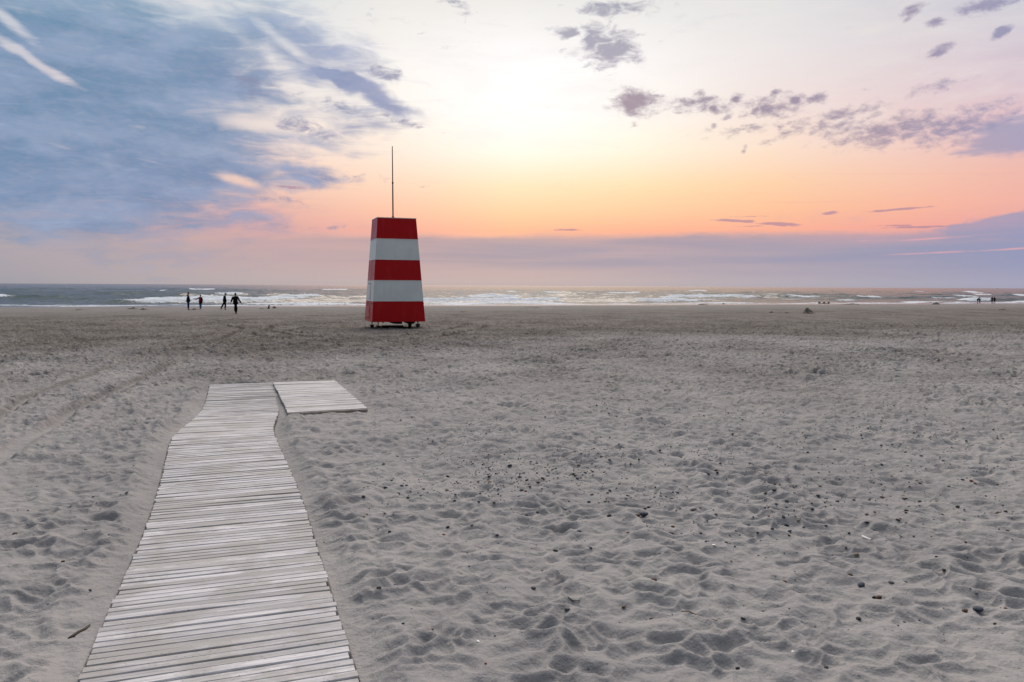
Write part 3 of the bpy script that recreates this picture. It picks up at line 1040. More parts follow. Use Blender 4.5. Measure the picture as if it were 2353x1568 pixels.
walk = empty('boardwalk', (0, 0, 0), 0, 'long narrow boardwalk of weathered whitish slats running over the sand towards the sea', 'boardwalk')
sl_ = []
t_ = 0.1
while t_ < BLEN - 0.02:
    x0, y0, z0 = bw_at(t_)
    x1, y1, z1 = bw_at(min(t_ + 0.05, BLEN))
    x2, y2, z2 = bw_at(max(t_ - 0.05, 0))
    d = np.array([x1 - x2, y1 - y2]); d /= np.hypot(*d)
    ang = random.gauss(0, 0.004)
    # the slats fan slightly as the mat bends
    u = np.array([d[1] * math.cos(ang) + d[0] * math.sin(ang), -d[0] * math.cos(ang) + d[1] * math.sin(ang)])
    v = np.array([-u[1], u[0]])
    pitch = 0.059 + random.gauss(0, 0.0016)
    hw = (pitch - 0.0075 - abs(random.gauss(0, 0.0018))) / 2
    tn = min(1, max(0, random.gauss(0.62, 0.28)))
    e = random.gauss(0, 0.003)
    sl_.append(((x0 + u[0] * e, y0 + u[1] * e, z0 + random.gauss(0, 0.0016)), u, v, BHALF + random.gauss(0, 0.003), hw, 0.024, tn, random.gauss(0, 0.0025)))
    t_ += pitch
plank_deck('slats', sl_, M_WOOD, walk)
for off in (-0.40, 0.0, 0.40):
    V, F = [], []
    n = 90
    for i in range(n):
        t_ = 0.1 + (BLEN - 0.2) * i / (n - 1)
        x0, y0, z0 = bw_at(t_)
        for (dx, dz) in ((-0.03, -0.060), (0.03, -0.060), (0.03, -0.0265), (-0.03, -0.0265)):
            V.append((x0 + (off + dx) * 0.939, y0 + (off + dx) * 0.344, z0 + dz))
    for i in range(n - 1):
        for j in range(4):
            F.append((i * 4 + j, i * 4 + (j + 1) % 4, i * 4 + 4 + (j + 1) % 4, i * 4 + 4 + j))
    F.append((3, 2, 1, 0)); F.append(tuple((n - 1) * 4 + j for j in range(4)))
    mesh_obj('bearer', V, F, M_BEAM, walk)

plat = empty('wooden_platform', (PF[0], PF[1], PTOP - 0.09), math.atan2(PU[1], PU[0]),
             'square platform of pale grey planks lying beside the far end of the boardwalk', 'platform')
sl_ = []
yy = 0.02
while yy < PL_ - 0.05:
    w = 0.112 + random.gauss(0, 0.002)
    tn = min(1, max(0, random.gauss(0.65, 0.3)))
    sl_.append(((PW_ / 2 + random.gauss(0, 0.004), yy + w / 2, 0.09 + random.gauss(0, 0.0015)), np.array([1.0, random.gauss(0, 0.003)]), np.array([0.0, 1.0]),
                PW_ / 2 + random.gauss(0, 0.004), w / 2 - 0.0055 - abs(random.gauss(0, 0.0015)), 0.026, tn, random.gauss(0, 0.002)))
    yy += w
plank_deck('planks', sl_, M_WOOD_P, plat)
for xx in (0.04, PW_ / 2 - 0.03, PW_ - 0.10):
    b_ = bmesh.new()
    box(b_, xx, xx + 0.06, 0.05, PL_ - 0.06, 0.0, 0.0635)
    bm_obj('bearer', b_, M_BEAM, plat, 0.003)
b_ = bmesh.new()
box(b_, 0.0, PW_ - 0.005, -0.012, 0.016, 0.048, 0.084)
fb = bm_obj('front_board', b_, simple('front_board_wood', (0.30, 0.27, 0.235), 0.8, 0.25, 9), plat, 0.002)
for xx in (0.10, PW_ - 0.12):
    b_ = bmesh.new()
    cyl(b_, (xx, -0.013, 0.066), (xx, -0.021, 0.066), 0.011, 0.009)
    bm_obj('bolt', b_, M_BOLT, fb)

# ------------------------------------------------------------------ lifeguard tower
def paint(name, c, rough=0.28):
    m, b, pr = material(name)
    t = b.new('ShaderNodeTexCoord').outputs['Object']
    n = b.noise(t, 1.3, 5, 0.6)
    st = b.noise(b.mapping(t, sc=(5, 5, 0.6)), 1.0, 5, 0.65)
    cc = b.mix(b.mr(n, 0.3, 0.7), tuple(v * 0.90 for v in c), c)
    cc = b.mix(b.mr(st, 0.52, 0.75, 0.0, 0.14), cc, b.mix(0.5, cc, (0.30, 0.26, 0.22)))
    b.put(pr.inputs['Base Color'], cc)
    b.put(pr.inputs['Roughness'], b.mr(n, 0.3, 0.7, rough, rough + 0.15))
    pr.inputs['Specular IOR Level'].default_value = 0.2
    bump(b, pr, b.noise(t, 140, 3, 0.7), 0.25, 0.002)
    return m


M_RED = paint('red_paint', (0.50, 0.003, 0.005))
M_WHITE = paint('white_paint', (0.78, 0.84, 0.845))
M_DARK = simple('dark_steel', (0.025, 0.025, 0.028), 0.6, 0.2, 6, 0.3)
M_BLACK = simple('black_gap', (0.006, 0.006, 0.007), 0.9, 0.1, 6)
M_TRIM = simple('pale_edge_strip', (0.85, 0.84, 0.82), 0.5, 0.1, 6)
M_MAST = simple('brown_painted_mast', (0.050, 0.022, 0.030), 0.5, 0.2, 4)

TH = R(19)
TW, TL, TI, THt = 2.90, 2.72, 0.40, 5.58
TX, TY = -0.18255 * 41.0, 41.0
TZ0 = -0.33
tower = empty('lifeguard_tower', (TX, TY, TZ0), TH,
              'tall red and white striped tapering lifeguard tower on short legs', 'lifeguard tower')


def tcorner(i, z, grow=0.0):
    """corner i (front left, front right, back right, back left) of the tapering body at height z"""
    k = TI * z / THt
    g = grow
    return [(k - g, k - g, z), (TW - k + g, k - g, z), (TW - k + g, TL - k + g, z), (k - g, TL - k + g, z)][i]


bh = THt / 5
names = ['red_band', 'white_band', 'red_band', 'white_band', 'red_band']
for n_, nm in enumerate(names):
    z0, z1 = n_ * bh + (0.0 if n_ == 0 else 0.010), (n_ + 1) * bh - (0.010 if n_ < 4 else 0)
    b_ = bmesh.new()
    lo_ = [b_.verts.new(tcorner(i, z0)) for i in range(4)]
    hi_ = [b_.verts.new(tcorner(i, z1)) for i in range(4)]
    for i in range(4):
        b_.faces.new((lo_[i], lo_[(i + 1) % 4], hi_[(i + 1) % 4], hi_[i]))
    b_.faces.new(list(reversed(lo_)))
    b_.faces.new(hi_)
    bm_obj(nm, b_, M_RED if 'red' in nm else M_WHITE, tower, 0.006)
    if n_ < 4:
        b_ = bmesh.new()
        lo_ = [b_.verts.new(tcorner(i, z1 + 0.001, 0.014)) for i in range(4)]
        hi_ = [b_.verts.new(tcorner(i, z1 + 0.019, 0.014)) for i in range(4)]
        for i in range(4):
            b_.faces.new((lo_[i], lo_[(i + 1) % 4], hi_[(i + 1) % 4], hi_[i]))
        b_.faces.new(list(reversed(lo_)))
        b_.faces.new(hi_)
        bm_obj('edge_strip', b_, M_TRIM, tower)
# roof cap with a light rim
b_ = bmesh.new()
lo_ = [b_.verts.new(tcorner(i, THt + 0.002, 0.02)) for i in range(4)]
hi_ = [b_.verts.new(tcorner(i, THt + 0.035, 0.02)) for i in range(4)]
top_ = [b_.verts.new((TW / 2 + (v.co.x - TW / 2) * 0.25, TL / 2 + (v.co.y - TL / 2) * 0.25, THt + 0.09)) for v in hi_]
for i in range(4):
    b_.faces.new((lo_[i], lo_[(i + 1) % 4], hi_[(i + 1) % 4], hi_[i]))
    b_.faces.new((hi_[i], hi_[(i + 1) % 4], top_[(i + 1) % 4], top_[i]))
b_.faces.new(list(reversed(lo_)))
b_.faces.new(top_)
bm_obj('roof', b_, M_TRIM, tower)
# mast
b_ = bmesh.new()
cyl(b_, (1.40, 1.32, THt + 0.06), (1.395, 1.32, THt + 2.0), 0.040, 0.036, 12)
cyl(b_, (1.395, 1.32, THt + 2.0), (1.385, 1.32, THt + 3.98), 0.030, 0.024, 12)
mast = bm_obj('mast', b_, M_MAST, tower)
b_ = bmesh.new()
cyl(b_, (1.40, 1.32, THt + 0.06), (1.40, 1.32, THt + 0.16), 0.09, 0.07, 12)
bm_obj('collar', b_, M_DARK, mast)
b_ = bmesh.new()
cyl(b_, (1.395, 1.32, THt + 1.96), (1.395, 1.32, THt + 2.04), 0.048, 0.048, 12)
bm_obj('collar', b_, M_DARK, mast)


# left face (x = k side): local frame running from the front edge (v=0) to the back edge, height z
def side_pt(v, z, out_=0.0):
    k = TI * z / THt
    return (k - out_, k + v, z)


def side_panel(bm_, v0, v1, z0, z1, out_, thick, mi=0):
    a = [bm_.verts.new(side_pt(v, z, out_)) for v, z in ((v0, z0), (v1, z0), (v1, z1), (v0, z1))]
    c = [bm_.verts.new(side_pt(v, z, out_ - thick)) for v, z in ((v0, z0), (v1, z0), (v1, z1), (v0, z1))]
    for f in ((a[0], a[1], a[2], a[3]), (c[3], c[2], c[1], c[0])):
        bm_.faces.new(f).material_index = mi
    for i in range(4):
        bm_.faces.new((a[i], a[(i + 1) % 4], c[(i + 1) % 4], c[i])).material_index = mi


# door: dark rebate, then the red lower leaf and white upper leaf standing just proud of the cladding
b_ = bmesh.new()
side_panel(b_, 1.02, 2.10, 0.17, 2.06, 0.006, 0.012)
door = bm_obj('door', b_, M_BLACK, tower)
b_ = bmesh.new()
side_panel(b_, 1.05, 2.07, 0.20, bh - 0.02, 0.012, 0.010)
bm_obj('door_panel', b_, M_RED, door)['label'] = 'red lower door panel'
b_ = bmesh.new()
side_panel(b_, 1.05, 2.07, bh + 0.005, 2.03, 0.012, 0.010)
bm_obj('door_panel', b_, M_WHITE, door)['label'] = 'white upper door panel'
b_ = bmesh.new()
side_panel(b_, 1.17, 1.50, bh + 0.10, bh + 0.62, 0.018, 0.008)
bm_obj('window', b_, simple('window_pane', (0.55, 0.50, 0.47), 0.2, 0.1, 3), door)
b_ = bmesh.new()
side_panel(b_, 1.62, 1.82, bh - 0.26, bh - 0.04, 0.016, 0.006)
bm_obj('vent', b_, M_BLACK, door)
b_ = bmesh.new()
side_panel(b_, 0.34, 0.46, bh - 0.18, bh - 0.10, 0.02, 0.03)
bm_obj('lock_box', b_, M_BLACK, tower)

# legs with adjustable feet
for (lx, ly) in ((0.38, 0.34), (TW - 0.34, 0.34), (TW - 0.38, TL - 0.36), (0.36, TL - 0.36)):
    wx_ = TX + lx * math.cos(TH) - ly * math.sin(TH)
    wy_ = TY + lx * math.sin(TH) + ly * math.cos(TH)
    gz = ground(wx_, wy_) - TZ0
    b_ = bmesh.new()
    cyl(b_, (lx, ly, -0.002), (lx, ly, gz + 0.10), 0.028, 0.028, 10)
    leg = bm_obj('leg', b_, M_DARK, tower)
    b_ = bmesh.new()
    box(b_, lx - 0.085, lx + 0.085, ly - 0.085, ly + 0.085, gz - 0.05, gz + 0.15)
    box(b_, lx - 0.12, lx + 0.12, ly - 0.12, ly + 0.12, gz + 0.151, gz + 0.19)
    bm_obj('foot', b_, M_DARK, leg, 0.006)
    b_ = bmesh.new()
    cyl(b_, (lx - 0.13, ly, gz + 0.19), (lx + 0.13, ly, gz + 0.19), 0.014, 0.014, 8)
    bm_obj('crank', b_, M_DARK, leg)
# short studs and the two loose flaps hanging from the floor
for xx in (0.62, TW - 0.55):
    b_ = bmesh.new()
    cyl(b_, (xx, 0.20, -0.001), (xx, 0.20, -0.07), 0.03, 0.03, 8)
    bm_obj('stud', b_, M_DARK, tower)
for (xa, xb) in ((0.95, 1.72), (1.80, 2.38)):
    b_ = bmesh.new()
    vs = [b_.verts.new(p) for p in ((xa, 0.5, -0.003), (xb, 0.5, -0.003), (xb, 0.5, -0.14), (xa + 0.45 * (xb - xa), 0.5, -0.13), (xa, 0.5, -0.03))]
    ws = [b_.verts.new((v.co.x, v.co.y + 0.5, v.co.z)) for v in vs]
    b_.faces.new(vs)
    b_.faces.new(list(reversed(ws)))
    for i in range(5):
        b_.faces.new((vs[i], vs[(i + 1) % 5], ws[(i + 1) % 5], ws[i]))
    bm_obj('floor_flap', b_, M_DARK, tower)
# timber beam lying on the sand beneath it
bx_, by_ = TX + 1.25 * math.cos(TH) - 0.9 * math.sin(TH), TY + 1.25 * math.sin(TH) + 0.9 * math.cos(TH)
b_ = bmesh.new()
box(b_, -0.60, 0.60, -0.10, 0.10, -0.02, 0.15)
bm_obj('timber_beam', b_, simple('black_timber', (0.03, 0.028, 0.026), 0.85, 0.3, 6), None, 0.012)
o = bpy.data.objects['timber_beam']
o.location = (bx_, by_, ground(bx_, by_))
o.rotation_euler = (0, 0, TH - 0.1)
tag(o, 'dark squared timber lying on the sand beneath the striped tower', 'timber')

# ------------------------------------------------------------------ stones
def stone_mesh(name, seed, mat, sx=1.0, sy=0.75, sz=0.5, sub=2, lump=0.22):
    rnd = random.Random(seed)
    b_ = bmesh.new()
    bmesh.ops.create_icosphere(b_, subdivisions=sub, radius=0.5)
    dirs = [Vector((rnd.gauss(0, 1), rnd.gauss(0, 1), rnd.gauss(0, 1))).normalized() for _ in range(5)]
    amp = [rnd.uniform(-lump, lump) for _ in range(5)]
    for v in b_.verts:
        d_ = v.co.normalized()
        k_ = 1 + sum(a * max(0, d_.dot(q)) ** 2 for a, q in zip(amp, dirs))
        k_ *= 1 + rnd.uniform(-0.02, 0.02)
        v.co = Vector((v.co.x * k_ * sx, v.co.y * k_ * sy, v.co.z * k_ * sz))
    for f in b_.faces:
        f.smooth = True
    me_ = bpy.data.meshes.new(name)
    b_.to_mesh(me_)
    b_.free()
    me_.materials.append(mat)
    return me_


def stone_mat(name, c, c2, rough=0.6):
    m, b, pr = material(name)
    t = b.new('ShaderNodeTexCoord').outputs['Object']
    oi = b.new('ShaderNodeObjectInfo').outputs['Random']
    n = b.noise(t, 5.0, 6, 0.7)
    cc = b.mix(b.mr(n, 0.38, 0.62), c, c2)
    cc = b.mix(b.m('MULTIPLY', oi, 0.5), cc, b.mix(1.0, cc, (0.6, 0.65, 0.75), 'MULTIPLY'))
    b.put(pr.inputs['Base Color'], cc)
    pr.inputs['Roughness'].default_value = rough
    pr.inputs['Specular IOR Level'].default_value = 0.3
    bump(b, pr, b.noise(t, 22, 4, 0.7), 0.4, 0.05)
    return m


SM = {
    'black': stone_mat('black_flint', (0.012, 0.013, 0.017), (0.04, 0.042, 0.05)),
    'blue': stone_mat('blue_grey_stone', (0.030, 0.040, 0.065), (0.075, 0.090, 0.125)),
    'brown': stone_mat('brown_stone', (0.060, 0.030, 0.020), (0.13, 0.075, 0.045)),
    'red': stone_mat('red_stone', (0.14, 0.022, 0.012), (0.21, 0.06, 0.03)),
    'tan': stone_mat('tan_stone', (0.17, 0.125, 0.08), (0.27, 0.22, 0.16)),
    'grey': stone_mat('grey_stone', (0.10, 0.105, 0.115), (0.19, 0.19, 0.195)),
}
VAR = {k: [stone_mesh('pebble_%s' % k, 100 + i * 7 + len(k), SM[k], 1.0, 0.62 + 0.1 * (i % 4), 0.40 + 0.06 * (i % 5)) for i in range(4)] for k in SM}


def place_stone(x, y, size, kind, label, cat='pebble', group=None, name='pebble', rz=None, sink=0.30, me_=None, tilt=None, zs=1.0):
    o_ = bpy.data.objects.new(name, me_ or random.choice(VAR[kind]))
    o_.location = (x, y, ground(x, y) + size * 0.22 * zs * (1 - sink))
    o_.scale = (size, size, size * zs)
    t2 = tilt if tilt is not None else (random.uniform(-0.25, 0.25), random.uniform(-0.25, 0.25))
    o_.rotation_euler = (t2[0], t2[1], random.uniform(-0.9, 0.9) if rz is None else rz)
    link(o_)
    return tag(o_, label, cat, group)


# stones one can single out in the photograph: px, py, width in px, kind, label
KNOWN = [
    (1479, 1195, 20, 'blue', 'large round blue-grey stone touching a small reddish brown one', 'stone'),
    (1465, 1200, 15, 'brown', 'reddish brown stone with a pale patch leaning against the large blue-grey stone', 'stone'),
    (1593, 1184, 15, 'grey', 'rounded grey stone with a pale top, right of the large blue-grey stone', 'stone'),
    (1443, 1243, 10, 'red', 'bright rusty red pebble with a pointed tip', 'pebble'),
    (968, 1351, 9, 'brown', 'round chestnut brown pebble in smooth sand nearest the boardwalk', 'pebble'),
    (1433, 1409, 9, 'brown', 'single round dark brown pebble left of the long brown twig', 'pebble'),
    (1302, 1422, 13, 'grey', 'flat elongated grey pebble in front of the large blue-grey stone', 'pebble'),
    (1029, 1218, 8, 'black', 'small dark pebble standing on end near the boardwalk', 'pebble'),
    (2247, 1414, 18, 'blue', 'long dark blue stone near the right edge', 'stone'),
    (2217, 1414, 10, 'brown', 'small brown-grey pebble just left of the long dark blue stone', 'pebble'),
    (1979, 1353, 16, 'blue', 'glossy blue-black pebble in the open sand below the white shell', 'pebble'),
    (2009, 1379, 9, 'black', 'small black pebble beside a bigger crumbly brown one', 'pebble'),
    (2019, 1381, 14, 'brown', 'crumbly dark brown stone beside a small black pebble', 'stone'),
    (1801, 1359, 11, 'brown', 'flat dark brown pebble, lying alone left of the glossy blue-black one', 'pebble'),
    (2218, 1260, 8, 'brown', 'round dark brown pebble at the right, upright in clean sand', 'pebble'),
    (2266, 1365, 10, 'tan', 'orange tan pebble above the long dark blue stone', 'pebble'),
    (1913, 1286, 9, 'brown', 'round brown-grey pebble below left of the white shell', 'pebble'),
    (1967, 1288, 10, 'tan', 'pale tan pebble with a white chip just below the white shell', 'pebble'),
    (1898, 1546, 11, 'black', 'black oval pebble at the lower right bottom of the beach', 'pebble'),
    (1695, 1548, 10, 'black', 'flat black pebble by itself at the bottom, below the long twig', 'pebble'),
    (855, 1109, 12, 'blue', 'dark blue-grey pebble nearest the boardwalk edge', 'pebble'),
    (1172, 1079, 10, 'black', 'dark rounded pebble halfway between platform and large blue-grey stone', 'pebble'),
    (1400, 1199, 11, 'black', 'dark oval pebble left of the large blue-grey stone', 'pebble'),
    (1330, 1230, 11, 'blue', 'teal grey pebble, left of the rusty red pebble', 'pebble'),
    (1226, 1362, 12, 'grey', 'flat greyish pebble alone below the middle of the stones', 'pebble'),
    (1116, 1545, 6, 'red', 'tiny orange chip of stone at the bottom of the beach', 'pebble'),
    (1137, 1471, 6, 'tan', 'tiny orange tan pebble in the bare sand near the bottom', 'pebble'),
    (1247, 1320, 7, 'black', 'black pebble in a gap of clean sand in the middle', 'pebble'),
]
TAKEN = []
for (px, py, w, kd, lb, ct) in KNOWN:
    x, y = hit(px, py)
    dist = math.hypot(x, y, CAMH)
    size = w / FPX * dist * 1.05
    place_stone(x, y, size, kd, lb, ct, sink=-0.1, name='stone' if ct == 'stone' else 'pebble')
    TAKEN.append((x, y))

# all other pebbles: scattered with the drifts and bands of the photograph
rng = np.random.default_rng(11)
N = 60000
py_ = 800 + (1568 - 800) * rng.random(N) ** 1.0
px_ = rng.random(N) * 2353
u_ = (px_ - 1176.5) / FPX
v_ = (py_ - 655.0) / FPX
yy_ = (CAMH + 0.1) / v_
xx_ = u_ * yy_
dens = np.exp(-((py_ - 1060) / 165.0) ** 2) * sstep(820, 1250, px_) + 0.10
dens *= 0.35 + 1.6 * sstep(-0.1, 0.5, fbm(xx_ * 0.55, yy_ * 0.35, 401, 3))
dens *= np.where(px_ < 830, 0.28, 1.0) * sstep(800, 900, py_) * (1 - 0.80 * sstep(1240, 1400, py_))
keep = rng.random(N) < dens * 0.75
ay, ac, bz = bw_local(xx_, yy_)
pu, pv = plat_local(xx_, yy_)
keep &= (np.abs(ac) > BHALF + 0.05) | (yy_ > 14)
for tx_, ty_ in TAKEN:
    keep &= np.hypot(xx_ - tx_, yy_ - ty_) > 0.10
keep &= ~((pu > -0.1) & (pu < PW_ + 0.1) & (pv > -0.1) & (pv < PL_ + 0.1))
xx_, yy_, py_ = xx_[keep], yy_[keep], py_[keep]
siz = np.clip(rng.lognormal(math.log(0.0115), 0.50, len(xx_)), 0.005, 0.032)
proj = siz / yy_
order = np.argsort(-proj)
hz, _ = height(xx_, yy_)
kinds = ['black'] * 11 + ['blue'] * 6 + ['brown'] * 3 + ['red'] + ['tan'] * 1 + ['grey'] * 3
LBL = {'black': 'small blackish pebble among the many scattered over the sand', 'blue': 'small blue-grey pebble among the many scattered over the sand',
       'brown': 'small brown pebble among the many scattered over the sand', 'red': 'small rust red pebble among the many scattered over the sand',
       'tan': 'small tan pebble among the many scattered over the sand', 'grey': 'small pale grey pebble among the many scattered over the sand'}
for i in order[:270]:
    kd = kinds[int(rng.integers(len(kinds)))]
    o_ = bpy.data.objects.new('pebble', VAR[kd][int(rng.integers(4))])
    s_ = float(siz[i])
    o_.location = (float(xx_[i]), float(yy_[i]), float(hz[i]) + s_ * 0.12)
    o_.scale = (s_, s_, s_)
    o_.rotation_euler = (float(rng.uniform(-0.3, 0.3)), float(rng.uniform(-0.3, 0.3)), float(rng.uniform(-1.2, 1.2)))
    link(o_)
    tag(o_, LBL[kd], 'pebble', 'small %s pebbles scattered over the sand' % kd)
# the rest, too many to count: one sheet of grit
V, F, MI = [], [], []
ico = bmesh.new()
bmesh.ops.create_icosphere(ico, subdivisions=1, radius=0.5)
iv = np.array([v.co[:] for v in ico.verts])
jf = [tuple(v.index for v in f.verts) for f in ico.faces]
ico.free()
kk = list(SM)
nb = 0
for i in order[270:]:
    s_ = siz[i] * 0.9
    a = rng.uniform(0, 6.28)
    sc_ = np.array([1.0, rng.uniform(0.5, 0.9), rng.uniform(0.35, 0.6)]) * s_
    p = iv * sc_ * (1 + rng.uniform(-0.15, 0.15, (len(iv), 1)))
    ca, sa = math.cos(a), math.sin(a)
    q = np.stack([p[:, 0] * ca - p[:, 1] * sa + xx_[i], p[:, 0] * sa + p[:, 1] * ca + yy_[i], p[:, 2] + hz[i] + s_ * 0.1], -1)
    V.extend(q.tolist())
    F.extend([(f[0] + nb, f[1] + nb, f[2] + nb) for f in jf])
    mi = kk.index(kinds[int(rng.integers(len(kinds)))])
    MI.extend([mi] * len(jf))
    nb += len(iv)
grit = mesh_obj('pebbles', V, F, [SM[k] for k in kk], None, True, MI)
tag(grit, 'countless tiny dark pebbles and grit strewn over the beach sand', 'pebbles', None, 'stuff')

# ------------------------------------------------------------------ shells, twigs, driftwood
M_SHELL = simple('white_shell', (0.72, 0.73, 0.76), 0.35, 0.12, 30)


def shell_blade(px, py, L_, rz, label):
    x, y = hit(px, py)
    V, F = [], []
    n, m_ = 9, 6
    for i in range(n):
        f = i / (n - 1)
        w = 0.5 * L_ * 0.26 * (0.78 + 0.22 * math.sin(math.pi * f)) * (1 if 0 < i < n - 1 else 0.75)
        for sgn in (0, 1):
            for j in range(m_):
                a = math.pi * j / (m_ - 1)
                rr_ = w * (1 - 0.08 * sgn)
                V.append(((f - 0.5) * L_, -math.cos(a) * rr_ + 0.05 * L_ * (4 * (f - 0.5) ** 2), math.sin(a) * rr_ * 0.55 - 0.0012 * sgn))
    for i in range(n - 1):
        for sgn in (0, 1):
            for j in range(m_ - 1):
                a, b2 = i * 2 * m_ + sgn * m_ + j, (i + 1) * 2 * m_ + sgn * m_ + j
                F.append((a, a + 1, b2 + 1, b2) if sgn == 0 else (b2, b2 + 1, a + 1, a))
    o_ = mesh_obj('razor_shell', V, F, M_SHELL, None, True)
    o_.location = (x, y, ground(x, y) + 0.012)
    o_.rotation_euler = (0.15, 0.1, rz)
    return tag(o_, label, 'shell')


shell_blade(1990, 1242, 0.062, -1.0, 'long narrow white razor shell lying on the open sand at right')


def small_shell(px, py, w, label):
    x, y = hit(px, py)
    V, F = [(0, 0, 0.16)], []
    rings, seg = 4, 14
    for i in range(1, rings + 1):
        f = i / rings
        for j in range(seg):
            a = 2 * math.pi * j / seg
            rad = f * (0.5 + 0.03 * math.cos(a * 7))
            V.append((rad * math.cos(a), rad * math.sin(a) * 0.8 - 0.1 * f, 0.16 * (1 - f * f)))
    for j in range(seg):
        F.append((0, 1 + j, 1 + (j + 1) % seg))
    for i in range(rings - 1):
        for j in range(seg):
            a, b2 = 1 + i * seg, 1 + (i + 1) * seg
            F.append((a + j, b2 + j, b2 + (j + 1) % seg, a + (j + 1) % seg))
    o_ = mesh_obj('shell', V, F, M_SHELL, None, True)
    s_ = w / FPX * math.hypot(x, y, CAMH)
    o_.scale = (s_, s_, s_)
    o_.location = (x, y, ground(x, y) + 0.004)
    o_.rotation_euler = (random.uniform(-0.3, 0.3), random.uniform(-0.3, 0.3), random.uniform(0, 6))
    return tag(o_, label, 'shell')


small_shell(2263, 1311, 11, 'small white shell half buried at the far right')
small_shell(1820, 1510, 7, 'tiny white shell fragment near the bottom right')
small_shell(1100, 1487, 8, 'pale shell splinter near the boardwalk end of the foreground')
small_shell(1640, 1273, 9, 'whitish broken shell in the middle of the stony sand')
small_shell(1720, 1165, 6, 'tiny pale shell above the white razor shell')

M_TWIG = simple('brown_twig', (0.14, 0.085, 0.04), 0.7, 0.25, 40)
M_DRIFT = simple('dark_driftwood', (0.055, 0.045, 0.038), 0.85, 0.3, 14)


def stick(name, pts, rad, mat, label, cat, lift=0.0):
    P3 = []
    for (px, py) in pts:
        x, y = hit(px, py)
        P3.append(Vector((x, y, ground(x, y) + rad + lift)))
    V, F = [], []
    n, seg = len(P3), 8
    for i, p in enumerate(P3):
        d_ = (P3[min(i + 1, n - 1)] - P3[max(i - 1, 0)]).normalized()
        s_ = d_.cross(Vector((0, 0, 1))).normalized()
        t2 = s_.cross(d_)
        r_ = rad * (0.55 if i in (0, n - 1) else 1.0) * random.uniform(0.85, 1.15)
        for j in range(seg):
            a = 2 * math.pi * j / seg
            V.append(tuple(p + s_ * math.cos(a) * r_ + t2 * math.sin(a) * r_))
    for i in range(n - 1):
        for j in range(seg):
            F.append((i * seg + j, i * seg + (j + 1) % seg, (i + 1) * seg + (j + 1) % seg, (i + 1) * seg + j))
    F.append(tuple(range(seg - 1, -1, -1)))
    F.append(tuple((n - 1) * seg + j for j in range(seg)))
    return tag(mesh_obj(name, V, F, mat, None, True), label, cat)


stick('twig', [(1565, 1422), (1582, 1423), (1600, 1427), (1618, 1432), (1634, 1440), (1649, 1447)], 0.0028, M_TWIG,
      'long thin brown twig lying on the sand in the lower right', 'twig', 0.003)
stick('driftwood_stick', [(157, 1468), (168, 1462), (180, 1455), (195, 1444), (206, 1436)], 0.0075, M_DRIFT,
      'dark driftwood stick half sunk in the sand left of the boardwalk', 'driftwood', -0.006)
stick('twig', [(566, 1004), (577, 1001), (587, 998)], 0.002, M_TWIG, 'tiny dark twig on the slats halfway along the boardwalk', 'twig', 0.035) if False else None
stick('twig', [(562, 2005 / 1.7408), (574, 2000 / 1.7408), (588, 1995 / 1.7408)], 0.003, M_DRIFT, 'small dark twig beside the left edge of the boardwalk', 'twig') if False else None
stick('twig', [(1302 - 20, 1096), (1312, 1097), (1335, 1093)], 0.003, M_DRIFT, 'small dark twig among the pebbles in the middle distance', 'twig')
stick('twig', [(1304, 1396), (1316, 1397), (1333, 1397)], 0.003, M_DRIFT, 'short straight dark twig in front of the flat elongated grey pebble', 'twig')

# ------------------------------------------------------------------ sand heaps and castles on the far beach
M_HEAP = simple('damp_heaped_sand', (0.17, 0.15, 0.132), 0.95, 0.3, 6, 0, 0.8, 0.1)


def heap(px, py, w, h, label, seed, peak=1.0, name='sand_heap'):
    x, y = hit(px, py)
    dist = math.hypot(x, y)
    W_, H_ = w / FPX * dist, h / FPX * dist
    V, F = [], []
    rings, seg = 10, 28
    V.append((0, 0, H_))
    for i in range(1, rings + 1):
        f = i / rings
        for j in range(seg):
            a = 2 * math.pi * j / seg
            ca, sa = math.cos(a), math.sin(a)
            n_ = float(fbm(np.array([ca * f * 2.2 + seed]), np.array([sa * f * 2.2 + seed * 1.7]), seed, 3)[0])
            rad = f * (0.5 + 0.12 * n_)
            zz = (1 - f) ** peak
            V.append((rad * W_ * ca, rad * W_ * sa * 0.7, max(-0.05, H_ * (zz * (1 + 0.35 * n_ * (f > 0.15)) + 0.12 * n_ * (1 - f)) - 0.03 * f)))
    for j in range(seg):
        F.append((0, 1 + j, 1 + (j + 1) % seg))
    for i in range(rings - 1):
        for j in range(seg):
            a, b2 = 1 + i * seg, 1 + (i + 1) * seg
            F.append((a + j, b2 + j, b2 + (j + 1) % seg, a + (j + 1) % seg))
    o_ = mesh_obj(name, V, F, M_HEAP, None, True)
    o_.location = (x, y, ground(x, y))
    return tag(o_, label, 'sand heap')


